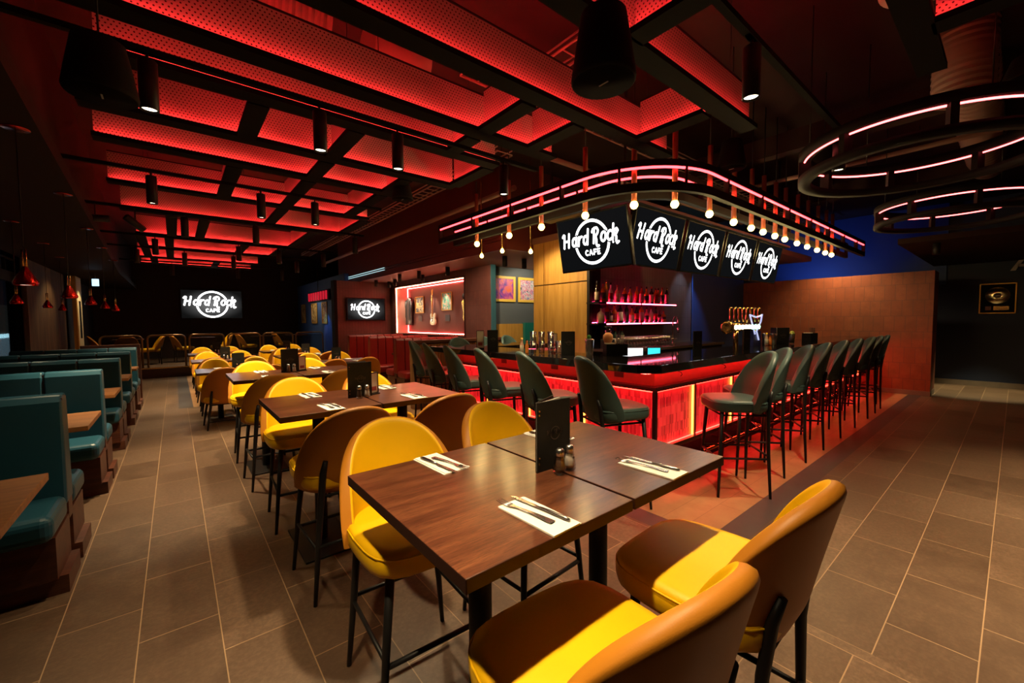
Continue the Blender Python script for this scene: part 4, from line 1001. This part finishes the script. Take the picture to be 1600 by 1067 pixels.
# point of sale screens behind the bar
def pos(x, y, z, rz, w, label, c):
    e = empty('order_screen', (x, y, z), rz, label, 'screen', 'order screens behind the bar')
    MB().box((-w/2, 0, 0), (w/2, .03, w*.62)).build('case', M['bezel'], e, bevel=.004)
    MB().box((-w/2+.01, -.003, .01), (w/2-.01, .0, w*.62-.01)).build('display', c, e)
    MB().box((-.03, .03, -.12), (.03, .06, w*.3)).build('stand', M['black'], e)
t = NT('pos_display'); g_ = t.coord('Generated'); sp_ = t.n('ShaderNodeSeparateXYZ'); t.l(g_, sp_.inputs[0])
M['pos'] = t.set(Base_Color=(0,0,0), Emission_Color=t.ramp(sp_.outputs[2], [(.15, (.25,.65,1)), (.32, (.9,.97,1)), (.8, (1,1,1))]), Emission_Strength=1.6)
pos(4.05, 2.78, .985, R(-38), .27, 'bright white order screen standing behind the bar corner', M['pos'])
pos(4.78, 2.95, 1.0, R(-38), .18, 'small cyan order screen right of the white one', emis('pos_cyan', (.05, .75, .85), 1.3))
# beer tap tower
e = empty('beer_tap', (5.95, 2.30, BT), R(-6), 'brass multi-tap beer font with glowing badges and chrome decorations', 'beer tap')
MB().cyl((-.45, 0, .26), (.28, 0, .26), .055, n=24).build('barrel', M['brass'], e)
MB().lathe([(0, 0), (.085, 0), (.085, .018), (.06, .024), (.03, .016), (0, .016)], n=28, M=T(-.45, 0, .26) @ Matrix.Rotation(R(-90), 4, 'Y')).build('end_cap', M['brass'], e)
m = MB()
for x in (-.25, .2): m.cyl((x, .0, 0), (x, 0, .25), .03, n=14)
m.build('columns', M['brass'], e)
for k in range(8):
    x = -.46+.10*k
    MB().lathe([(0, 0), (.012, 0), (.018, .03), (.022, .17), (.018, .185), (0, .19)], n=12).build('tap_handle', M['brass'], e, loc=(x, -.045, .33))
for k in range(8):
    x = -.36+.082*k
    MB().lathe([(0, 0), (.032, 0), (.032, .012), (0, .014)], n=18, M=RX(R(90))).build('glowing_badge', emis('badge_glow' if k < 5 else 'badge_glow_green', (1, .85, .5) if k < 5 else (.5, 1, .7), 4.5), e, loc=(x, -.055, .26))
m = MB(); m.tube([(-.02, -.06, .42), (.12, -.07, .39), (.26, -.06, .405), (.30, -.06, .43), (.27, -.06, .33), (.16, -.06, .20), (.22, -.06, .08)], .011, 8); m.tube([(-.02, -.06, .42), (.02, -.06, .34), (.12, -.06, .16)], .010, 8)
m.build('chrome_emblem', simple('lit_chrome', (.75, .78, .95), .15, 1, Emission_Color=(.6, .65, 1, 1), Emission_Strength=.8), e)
MB().lathe([(0, .30), (.02, .31), (.012, .36), (.022, .40), (.012, .44), (0, .45)], n=10).build('finial', M['brass'], e)
MB().prism([(.1, -.05), (.3, -.05), (.18, -.02), (.3, .08), (.1, .08)], 0, .2).build('blue_body', simple('deep_blue', (.01, .015, .12), .3), e)
# mixer tap on the back counter
e = empty('kitchen_faucet', (6.3, 3.55, 1.05), 0, 'tall arched chrome faucet right of the bottle shelves', 'faucet')
MB().tube([(0, 0, 0), (0, 0, .36)]+[(.085-.085*cos(R(a)), 0, .36+.10*sin(R(a))) for a in range(15, 181, 15)]+[(.17, 0, .27)], .010, 10).build('spout', M['steel'], e)
MB().cyl((.17, 0, .20), (.17, 0, .28), .015, n=12).build('spray_head', M['steel'], e)
MB().tube([(-.06, 0, .10), (.12, 0, .10)], .007, 8).box((-.03, -.02, 0), (.03, .02, .03)).build('bracket', M['steel'], e)
# stemmed glasses row
wg0 = tag(MB().lathe([(0, 0), (.030, 0), (.030, .003), (.004, .008), (.0035, .07), (.012, .08), (.030, .11), (.028, .175), (.0265, .175), (.028, .11), (0, .083)], n=12).build('wine_glass', thin_glass('bar_glass', (.9, .9, .88), .30)), 'x', 'glass', 'rows of clean glasses on the back counter')
for j in range(2):
    for i in range(15):
        inst(wg0, USED, (4.84+.076*i, 3.52-.12*j, 1.05), 0, 'stemmed glass standing in the rows of clean glasses on the back counter')
# coffee / blender machine and wine bottles at the left end of the counter
e = empty('blender', (4.82, 3.72, 1.05), 0, 'black blender with clear jugs at the left end of the back counter', 'blender')
MB().box((-.08, -.07, 0), (.08, .07, .14)).build('motor_base', M['black'], e, bevel=.01)
MB().lathe([(.04, .14), (.055, .30), (.053, .30), (.038, .15), (0, .145)], n=16).build('jug', M['glass'], e); MB().lathe([(.056, .30), (.056, .325), (0, .33)], n=16).build('lid', M['black'], e)
WB = [simple('green_glass', (.01, .03, .012), .15), simple('dark_glass', (.012, .008, .01), .15)]
for k in range(5):
    bottle('wine_bottle', bprof(.036, .31, .58, .014), WB[k % 2], 'dark wine bottle with coloured capsule, left of the clean glasses', 'wine bottles left of the glasses', (.06, .14, .0363, cream), (.25, .312, .017, simple(('red_capsule', 'blue_capsule')[k % 2], ((.45, .05, .02), (.02, .04, .3))[k % 2], .4)), (4.98+.085*k, 3.84, 1.05))

# ------------------------------------------------------------------ bottle shelves
SY0, SY1 = 3.76, 3.98
for z, s in ((1.70, 'upper'), (1.395, 'lower')):
    e = empty('lit_shelf', (5.72, 3.98, z), 0, '%s glowing pink bottle shelf on the charcoal wall' % s, 'shelf', 'bottle shelves')
    MB().box((-1.06, -.22, .0), (1.06, 0, .028)).build('board', M['blackmatte'], e)
    MB().box((-.87, -.225, .004), (-.02, -.215, .022)).box((.02, -.225, .004), (1.05, -.215, .022)).build('light_strip', M['led_pink'], e)
    MB().box((-1.0, -.03, .029), (1.04, -.02, .034)).build('rear_light_strip', emis('crimson_led', (1, .02, .10), 130), e)
cols = {'amber': (.55, .16, .02), 'clear': (.75, .62, .60), 'dark': (.03, .012, .008), 'gold': (.7, .42, .06), 'green': (.02, .10, .03), 'pink': (.75, .25, .25), 'red': (.45, .03, .02), 'orange': (.85, .25, .02)}
mats = {k: simple('bottle_'+k, v, .12, 0, Coat_Weight=.4, Specular_IOR_Level=.6) for k, v in cols.items()}
mats['clear'] = glass('bottle_clear', (.95, .8, .78))
row1 = [(4.74,'dark',.30,.034,'clear capped'), (4.88,'amber',.26,.036,''), (4.95,'gold',.31,.030,''), (5.06,'clear',.29,.034,''), (5.22,'pink',.26,.040,''), (5.41,'amber',.24,.036,''), (5.55,'gold',.25,.040,''), (5.73,'amber',.26,.036,''), (5.86,'red',.27,.036,''), (6.00,'orange',.27,.038,''), (6.15,'dark',.28,.036,''), (6.27,'orange',.26,.034,''), (6.35,'amber',.26,.032,''), (6.48,'gold',.28,.030,''), (6.62,'dark',.28,.030,'')]
row2 = [(4.83,'clear',.24,.055,''), (4.98,'red',.30,.034,''), (5.06,'dark',.20,.032,''), (5.15,'orange',.29,.042,''), (5.30,'dark',.30,.044,''), (5.46,'green',.29,.032,''), (5.60,'gold',.25,.038,''), (5.73,'dark',.27,.036,''), (5.86,'orange',.28,.040,''), (6.01,'pink',.24,.034,''), (6.14,'clear',.24,.036,''), (6.28,'green',.25,.032,''), (6.40,'dark',.20,.030,''), (6.53,'gold',.18,.040,'')]
cw = {'amber': 'amber', 'clear': 'clear glass', 'dark': 'dark glass', 'gold': 'golden', 'green': 'green glass', 'pink': 'pinkish', 'red': 'red', 'orange': 'orange'}
for row, z, s in ((row1, 1.728, 'upper'), (row2, 1.423, 'lower')):
    nn = {}
    for i, (x, c, h_, r, _) in enumerate(row):
        pos_ = '%s from the left' % (['first','second','third','fourth','fifth','sixth','seventh','eighth','ninth','tenth','eleventh','twelfth','thirteenth','fourteenth','fifteenth'][i])
        sh = (.55, .62, .66)[i % 3]
        bottle('liquor_bottle', bprof(r, h_, sh, .011), mats[c], '%s liquor bottle, %s on the %s pink shelf' % (cw[c], pos_, s), 'liquor bottles on the %s shelf' % s, (.03+.02*(i % 2), h_*sh-.02, r+.0004, (cream, dlabel, cream, rlabel)[i % 4]), (h_*.9, h_+.006, .0135, (M['black'], rlabel, M['brass'])[i % 3]), (x, 3.85, z))

# ------------------------------------------------------------------ memorabilia display case
e = empty('display_case', (CX, 9.57, 1.12), 0, 'long display recess with glowing red border and dotted studs', 'display case')
y0, y1, z0, z1 = -1.83, 1.83, 0.015, 1.315
m = MB(); m.box((-.02, y0-.03, z0-.03), (.02, y1+.03, z0)); m.box((-.02, y0-.03, z1), (.02, y1+.03, z1+.03)); m.box((-.02, y0-.03, z0), (.02, y0, z1)); m.box((-.02, y1, z0), (.02, y1+.03, z1))
m.build('frame', M['bar_frame'], e)
m = MB(); m.box((0, y0, z0), (.4, y0+.004, z1)); m.box((0, y1-.004, z0), (.4, y1, z1)); m.box((0, y0, z0), (.4, y1, z0+.004)); m.box((0, y0, z1-.004), (.4, y1, z1))
m.build('lining', simple('case_lining', (.55, .33, .28), .5), e)
MB().box((.385, y0, z0), (.40, y1, z1)).build('back_panel', simple('case_back', (.16, .07, .06), .5), e)
m = MB(); 
for k in range(34):
    y = y0+.08+k*(y1-y0-.16)/33
    m.lathe([(0, 0), (.012, 0), (.012, .012), (0, .014)], c=(.04, y, z0+.005), n=8); m.lathe([(0, -.014), (.012, -.012), (.012, 0), (0, 0)], c=(.04, y, z1-.005), n=8)
m.build('studs', M['blackmatte'], e)
m = MB(); m.box((.37, y0+.01, z0+.01), (.38, y0+.02, z1-.01)); m.box((.37, y1-.02, z0+.01), (.38, y1-.01, z1-.01)); m.box((.37, y0, z0+.01), (.38, y1, z0+.02)); m.box((.37, y0, z1-.02), (.38, y1, z1-.01))
m.build('red_light_strip', emis('case_red', (1, .07, .07), 60), e)
m = MB(); m.box((.015, y1-.02, z0+.01), (.025, y1-.01, z1-.01)); m.box((.015, y0, z1-.02), (.025, y1, z1-.01)); m.build('warm_light_strip', emis('case_warm', (1, .42, .22), 34), e)
def wire_frame_pic(name, x, y, z, w, h, face, pic, frame, label, group=None, fw=.03, cat='picture', mat=None):
    """face '-X' or '-Y'"""
    e = empty(name, (x, y, z), R(-90) if face == '-X' else 0, label, cat, group)
    m = MB(); m.box((-w/2, -.02, -h/2), (w/2, 0, -h/2+fw)); m.box((-w/2, -.02, h/2-fw), (w/2, 0, h/2)); m.box((-w/2, -.02, -h/2+fw), (-w/2+fw, 0, h/2-fw)); m.box((w/2-fw, -.02, -h/2+fw), (w/2, 0, h/2-fw))
    m.build('frame', frame, e, bevel=.002)
    MB().box((-w/2+fw, -.008, -h/2+fw), (w/2-fw, 0, h/2-fw)).build('picture', pic, e)
    return e
def art(name, stops, scale=3, seed=0, rough=.4, dist=1.5):
    t = NT(name); c = t.mapping(t.coord('Object'), (scale, scale, scale), loc=(seed, seed*1.7, 0))
    n = t.n('ShaderNodeTexNoise'); t.l(c, n.inputs['Vector']); n.inputs['Scale'].default_value = 1.6; n.inputs['Detail'].default_value = 3; n.inputs['Distortion'].default_value = dist
    return t.set(Base_Color=t.ramp(n.outputs['Fac'], stops), Roughness=rough)
gold = simple('gold_frame', (.75, .42, .08), .35, .6)
XC = CX+.37
wire_frame_pic('framed_photo', XC, 10.62, 1.93, .50, .46, '-X', art('photo_a', [(.3, (.02,.03,.04)), (.48, (.10,.14,.17)), (.56, (.8,.62,.2)), (.64, (.5,.5,.5))], 5), gold, 'gold framed dark stage photo in the display case, left of the guitar', 'framed photos in the display case', .02)
wire_frame_pic('framed_photo', XC, 9.13, 1.97, .50, .46, '-X', art('photo_b', [(.3, (.02,.02,.02)), (.45, (.12,.5,.42)), (.55, (.5,.28,.2)), (.65, (.75,.7,.65))], 6, 3), gold, 'gold framed portrait photo with green background in the display case, right of the guitar', 'framed photos in the display case', .02)
for y, s in ((10.62, 'dark stage photo'), (9.13, 'portrait photo')):
    tag(MB().box((-.006, -.11, -.08), (0, .11, .08)).build('caption_plate', simple('plate', (.05, .045, .05), .4), loc=(XC, y-.02, 1.55)), 'small dark caption plate under the ' + s, 'plate', 'caption plates in the display case')
# guitar
e = empty('electric_guitar', (XC-.02, 9.80, 1.36), R(-90), 'cream electric guitar hanging upright in the middle of the display case', 'guitar')
body = [(.0, -.0), (.10, .01), (.155, .06), (.15, .13), (.11, .18), (.13, .235), (.135, .30), (.09, .33), (.045, .29), (-.04, .29), (-.09, .32), (-.13, .28), (-.12, .21), (-.10, .17), (-.145, .12), (-.15, .05), (-.10, .01)]
MB().prism(body, 0, .035, Matrix.Rotation(R(90), 4, 'X')).build('body', simple('cream_paint', (.82, .78, .62), .2), e, bevel=.008)
MB().box((-.022, -.055, .22), (.022, -.035, .80)).build('neck', simple('maple', (.75, .45, .12), .3), e)
MB().prism([(-.022, .80), (.022, .80), (.045, .86), (.04, .95), (-.03, .93), (-.04, .86)], .03, .045, Matrix.Rotation(R(90), 4, 'X')).build('headstock', simple('maple', (.75, .45, .12), .3), e)
MB().prism([(-.06, .05), (.09, .07), (.10, .16), (.05, .27), (-.05, .26), (-.07, .15)], .036, .039, Matrix.Rotation(R(90), 4, 'X')).build('pickguard', simple('pickguard', (.75, .80, .70), .25), e)
m = MB()
for z in (.10, .16, .22): m.box((-.035, -.046, z), (.035, -.039, z+.02))
m.build('pickups', M['steel'], e)
m = MB()
for k in range(6): m.tube([(-.016+.0064*k, -.058, .08), (-.014+.0056*k, -.058, .84)], .0008, 4)
m.build('strings', M['steel'], e)
# long coat and studded garment
e = empty('stage_coat', (XC-.04, 11.22, 1.36), R(-90), 'long black coat hanging at the left end of the display case', 'coat')
rows = []
for z, w_, d_ in ((0, .19, .05), (.25, .185, .055), (.45, .165, .05), (.60, .185, .05), (.70, .17, .045), (.76, .10, .035), (.80, .06, .03)):
    rows.append([Vector((w_*cos(2*pi*k/20)*(1+.05*sin(k*3)), d_*sin(2*pi*k/20)+.012*sin(5*k), z)) for k in range(20)])
MB().loops(rows).build('coat_body', simple('black_cloth', (.03, .035, .04), .5, 0, .4, 12), e)
for sx in (-1, 1): MB().tube([(sx*.15, 0, .70), (sx*.21, -.02, .5), (sx*.20, -.03, .22)], [.045, .04, .03], 10).build('sleeve', simple('black_cloth', (.03,.035,.04), .5, 0, .4, 12), e)
e = empty('stage_outfit', (XC-.04, 8.20, 1.42), R(-90), 'yellow and black patterned outfit at the right end of the display case', 'outfit')
rows = []
for z, w_, d_ in ((0, .05, .03), (.12, .12, .05), (.25, .10, .045), (.40, .15, .05), (.50, .17, .05), (.56, .08, .04)):
    rows.append([Vector((w_*cos(2*pi*k/16), d_*sin(2*pi*k/16), z)) for k in range(16)])
MB().loops(rows).build('garment', art('outfit_art', [(.4, (.03,.02,.01)), (.5, (.75,.6,.05)), (.6, (.8,.75,.4))], 14), e)
MB().lathe([(0, .54), (.06, .56), (.085, .62), (.07, .69), (0, .71)], n=14).build('hat', M['blackmatte'], e)
# lights inside the case
def area(name, loc, rot, sx, sy, w, col_, parent=None, spread=None):
    d = bpy.data.lights.new(name, 'AREA'); d.shape = 'RECTANGLE'; d.size = sx; d.size_y = sy; d.energy = w; d.color = col_
    if spread: d.spread = R(spread)
    o = bpy.data.objects.new(name, d); LINK(o); o.location = loc; o.rotation_euler = rot
    if parent: o.parent = parent
    return o
def spotl(name, loc, target, w, size, col_, r=.02, blend=.6):
    d = bpy.data.lights.new(name, 'SPOT'); d.energy = w; d.color = col_; d.spot_size = R(size); d.spot_blend = blend; d.shadow_soft_size = r
    o = bpy.data.objects.new(name, d); LINK(o); o.location = loc
    o.rotation_euler = (Vector(target)-Vector(loc)).to_track_quat('-Z', 'Y').to_euler(); return o
for y in (8.2, 9.13, 9.8, 10.62, 11.2):
    spotl('case_spot', (CX+.06, y+.03, 2.40), (XC, y, 1.6), 40, 60, (1, .75, .5))
    spotl('case_spot', (CX+.06, y+.03, 1.16), (XC, y, 1.8), 12, 55, (1, .7, .4))

# posters in the recess
ygold = simple('yellow_frame', (.80, .55, .10), .4)
wire_frame_pic('framed_poster', 5.42, 6.89, 2.14, .62, .54, '-Y', art('poster_a', [(.34, (.05,.06,.35)), (.45, (.35,.06,.35)), (.54, (.6,.15,.28)), (.66, (.75,.16,.06))], 3.2, 2), ygold, 'poster in violet and red with a broad yellow frame, left one in the recess', 'framed posters', .055)
wire_frame_pic('framed_poster', 6.14, 6.89, 2.14, .66, .54, '-Y', art('poster_b', [(.35, (.05,.06,.15)), (.45, (.7,.75,.8)), (.55, (.75,.2,.3)), (.65, (.15,.3,.6))], 7, 5), ygold, 'multicoloured poster with a broad yellow frame, partly behind the veneer wall', 'framed posters', .055)
spotl('recess_lamp', (5.9, 6.2, 2.55), (6.0, 6.9, 1.9), 26, 120, (1, .85, .6))
# gold record on the blue wall and the letter sign
e = empty('framed_record', (13.19, .26, 1.85), R(-90), 'gold record in a thin gold frame on the dark blue wall', 'framed record')
m = MB(); w, h_, f = .25, .31, .018
m.box((-w, -.03, -h_), (w, 0, -h_+f)); m.box((-w, -.03, h_-f), (w, 0, h_)); m.box((-w, -.03, -h_), (-w+f, 0, h_)); m.box((w-f, -.03, -h_), (w, 0, h_)); m.build('frame', gold, e)
MB().box((-w+f, -.012, -h_+f), (w-f, 0, h_-f)).build('backing', M['blackmatte'], e)
MB().lathe([(0, 0), (.17, 0), (.17, .006), (.06, .008), (.012, .006), (0, .006)], n=48, M=T(0, -.012, .06) @ RX(R(90))).build('record', simple('gold_record', (.9, .75, .45), .28, 1, Anisotropic=.8), e)
MB().lathe([(0, 0), (.055, 0), (0, .002)], n=24, M=T(0, -.021, .06) @ RX(R(90))).build('record_label', simple('record_centre', (.5, .42, .35), .4), e)
MB().box((-.05, -.016, -.24), (.16, -.012, -.16)).build('plaque', M['brass'], e); MB().box((-.16, -.016, -.24), (-.08, -.012, -.16)).build('cover_print', simple('cover_print', (.25, .09, .08), .5), e)
spotl('record_lamp', (12.4, .3, 2.7), (13.19, .2, 1.95), 75, 50, (1, .8, .5))
e = empty('sign_letter', (13.16, -.06, 2.40), R(-90), 'large grey capital letter of a wall sign cut by the right picture edge', 'sign letter')
m = MB(); MX = Matrix.Rotation(R(90), 4, 'X')
m.prism([(-.17, 0), (-.10, 0), (.03, .27), (-.03, .27)], 0, .05, MX); m.prism([(.17, 0), (.10, 0), (-.03, .27), (.03, .27)], 0, .05, MX); m.prism([(-.09, .07), (.09, .07), (.07, .12), (-.07, .12)], 0, .05, MX)
m.build('letter', simple('letter_paint', (.45, .38, .38), .4), e)
# dark coats/plant silhouette at right edge
e = empty('wall_shelf', (12.9, -.75, 0), 0, 'dark host stand half hidden at the right picture edge', 'stand')
MB().box((-.25, -.4, 0), (.25, .35, .55)).box((-.32, -.45, .55), (.3, .45, .62)).build('cabinet', M['blackmatte'], e, bevel=.01)

# ------------------------------------------------------------------ pendant cones over the booths
pc0 = empty('cone_pendant', (0,0,0), 0, 'x', 'pendant lamp', 'red cone pendants over the teal booths')
t = NT('red_lacquer'); M['redlac'] = t.set(Base_Color=(.50, .02, .012), Metallic=.85, Roughness=.2)
MB().lathe([(.050, .006), (.056, .022), (.014, .108), (.010, .118), (.008, .112), (.050, .020), (.046, .008)], n=8).build('shade', M['redlac'], pc0)
MB().cyl((-.007, 0, .105), (-.007, 0, .215), .0045, n=8).cyl((.007, 0, .105), (.007, 0, .215), .0045, n=8).build('brass_stem', M['brass'], pc0)
MB().cyl((0, 0, .21), (0, 0, .91), .0035, n=6).build('cord', M['black'], pc0)
MB().lathe([(0, .905), (.058, .905), (.061, .909), (.054, .916), (0, .918)], n=28).build('canopy', M['redlac'], pc0)
MB().lathe([(0, .010), (.036, .010), (.036, .015), (0, .017)], n=16).build('lamp_disc', M['lens_dim'], pc0)
spot_light(pc0, 9, 120, z=-.005, r=.04)
PP = [(-.67, 3.70), (-.71, 5.30), (-.77, 7.04), (-.80, 8.67), (-.81, 10.27), (-1.35, 7.04), (-1.38, 8.66), (-1.47, 10.3)]
pn = ['nearest, lowest at the left picture edge', 'second of the aisle row', 'third of the aisle row', 'fourth of the aisle row', 'last of the aisle row', 'at the left picture edge in the window row', 'second of the window row before the weathered pilaster', 'last of the window row before the lit frame']
for (x, y), s in zip(PP, pn): inst(pc0, USED, (x, y, 1.69), 0, 'red cone pendant, ' + s)
# lit gold frame on the left wall, exit sign
e = empty('framed_costume', (-1.85, 14.45, 1.72), R(90), 'tall gold framed picture brightly lit, seen edge-on on the left wall', 'picture')
MB().box((-.36, -.07, -.90), (.36, 0, .90)).build('frame', gold, e); MB().box((-.30, -.078, -.84), (.30, -.07, .84)).build('lit_panel', simple('cream_board', (.8, .68, .42), .5), e)
MB().box((-.12, -.085, -.6), (.10, -.078, .3)).build('dark_garment', M['blackmatte'], e)
spotl('frame_lamp', (-1.2, 14.3, 2.55), (-1.8, 14.4, 1.7), 40, 60, (1, .75, .4))
spotl('pilaster_lamp', (-1.2, 12.4, 2.5), (-1.95, 12.3, .9), 34, 110, (1, .62, .26))
e = empty('exit_sign', (-1.28, 12.5, 2.35), R(-20), 'small pale blue glowing sign hanging under the booth soffit', 'sign')
MB().box((-.055, -.012, -.075), (.055, .012, .075)).build('panel', emis('exit_glow', (.45, .75, 1), 1.8), e); MB().cyl((0, 0, .08), (0, 0, .25), .006, n=6).build('rod', M['black'], e)
# ------------------------------------------------------------------ platform railings
RX_ = [(-1.5, -.70), (-.59, .21), (.30, 1.11), (1.21, 2.03), (2.11, 2.94), (3.03, 3.85)]
for i, (a, b) in enumerate(RX_):
    r = .10; z0, z1 = .27, 1.14; y = 14.8
    P = [(a, y, z0), (a, y, z1-r)]+[(a+r-r*cos(R(q)), y, z1-r+r*sin(R(q))) for q in (30, 60, 90)]+[(b-r+r*sin(R(q)), y, z1-r+r*cos(R(q))) for q in (0, 30, 60)]+[(b, y, z1-r), (b, y, z0)]
    e = empty('platform_railing', ((a+b)/2, y, z0), 0, 'bronze tube railing with rounded corners on the platform edge, %s from the left' % nth[i], 'railing', 'platform railings')
    o = MB().tube(P, .024, 10).build('tube_frame', simple('bronze', (.30, .17, .07), .3, .8), e); o.location = (-(a+b)/2, -y, -z0)
    o = MB().box((a+.03, y-.004, z0+.1), (b-.03, y+.004, z1-.06)).build('glass_panel', simple('smoked_panel', (.02,.015,.012), .3, 0, Alpha=.35), e); o.location = (-(a+b)/2, -y, -z0)
spotl('platform_lamp', (.2, 15.8, 2.6), (.2, 16.0, .3), 120, 110, WARM, .04); spotl('platform_lamp', (2.2, 15.9, 2.6), (2.2, 16.0, .3), 110, 110, WARM, .04); spotl('platform_lamp', (-1.0, 15.6, 2.5), (-1.0, 16.0, .3), 30, 110, WARM, .04)
# alcove pictures and red letters
for i, (y, w_, z, s) in enumerate(((17.6, .6, 1.80, 'left'), (16.0, .75, 1.78, 'middle'), (14.7, .6, 1.78, 'right'))):
    wire_frame_pic('alcove_picture', 3.91, y, z, w_, .72, '-X', art('alcove_art%d' % i, [(.35, (.05,.02,.01)), (.5, (.5,.28,.06)), (.65, (.8,.7,.4))], 5, i*3), gold, 'gold framed picture on the blue alcove wall, %s of three' % s, 'alcove pictures', .05)
spotl('alcove_lamp', (3.3, 15.4, 2.5), (3.92, 15.6, 1.7), 34, 110, (1, .8, .5))
spotl('alcove_lamp', (3.5, 14.5, 2.0), (3.92, 14.4, 1.1), 22, 70, (.15, .5, 1))
e = empty('neon_sign', (3.84, 15.3, 2.36), R(-90), 'row of dim red upright neon strokes above the far alcove', 'sign')
MB().box((-1.3, .02, -.17), (1.3, .05, .17)).build('backing', M['blackmatte'], e); MB().box((-.01, .02, .17), (.01, .04, CEIL-2.38)).build('hanger', M['black'], e)
for i in range(8):
    o = MB().box((-.05, -.02, -.14), (-.02, .02, .14)).box((.02, -.02, -.14), (.05, .02, .14)).box((-.05, -.02, -.015), (.05, .02, .015)).build('neon_glyph', emis('dim_red_neon', (1, .02, .05), .5), e, loc=(-1.1+.31*i, 0, 0))
# blue wash beside the shelves
spotl('blue_lamp', (7.95, 3.6, 2.6), (8.05, 4.25, 1.3), 40, 70, (.35, .55, 1.0), .03)
spotl('white_lamp', (7.3, 3.6, 2.68), (7.3, 3.98, 1.6), 14, 60, (.85, .9, 1.0), .03)
spotl('blue_high_lamp', (11.9, 3.4, 2.4), (13.1, 3.2, 3.1), 40, 120, (.15, .3, 1.0), .1)
# wall washers: terracotta wall, floor behind it
spotl('wall_washer', (10.25, 2.4, 2.95), (10.8, 2.3, 1.4), 150, 115, (1, .72, .36), .05, 1.0)
spotl('veneer_fill', (3.95, 4.5, 2.68), (4.66, 4.5, 1.5), 85, 110, (1, .74, .40), .05)  # added fill without a fixture, brightens the veneer wall
spotl('veneer_fill', (4.0, 5.9, 2.55), (5.5, 6.9, 1.0), 150, 100, (1, .74, .40), .05)  # second added fill, no fixture, brightens the yellow panel in the recess
spotl('passage_lamp', (12.1, .5, 2.58), (12.1, .45, 0), 420, 56, (1, .85, .45), .04)
spotl('service_lamp', (3.9, 6.0, 2.56), (3.9, 6.3, .8), 22, 110, WARM, .04)
spotl('counter_lamp', (5.3, 2.9, 2.68), (5.3, 3.45, 1.1), 70, 46, (1, .85, .65), .04)
for y in (7.3, 8.8, 10.2): spotl('booth_lamp', (4.3, y, 2.42), (4.3, y, .7), 14, 110, WARM, .04)
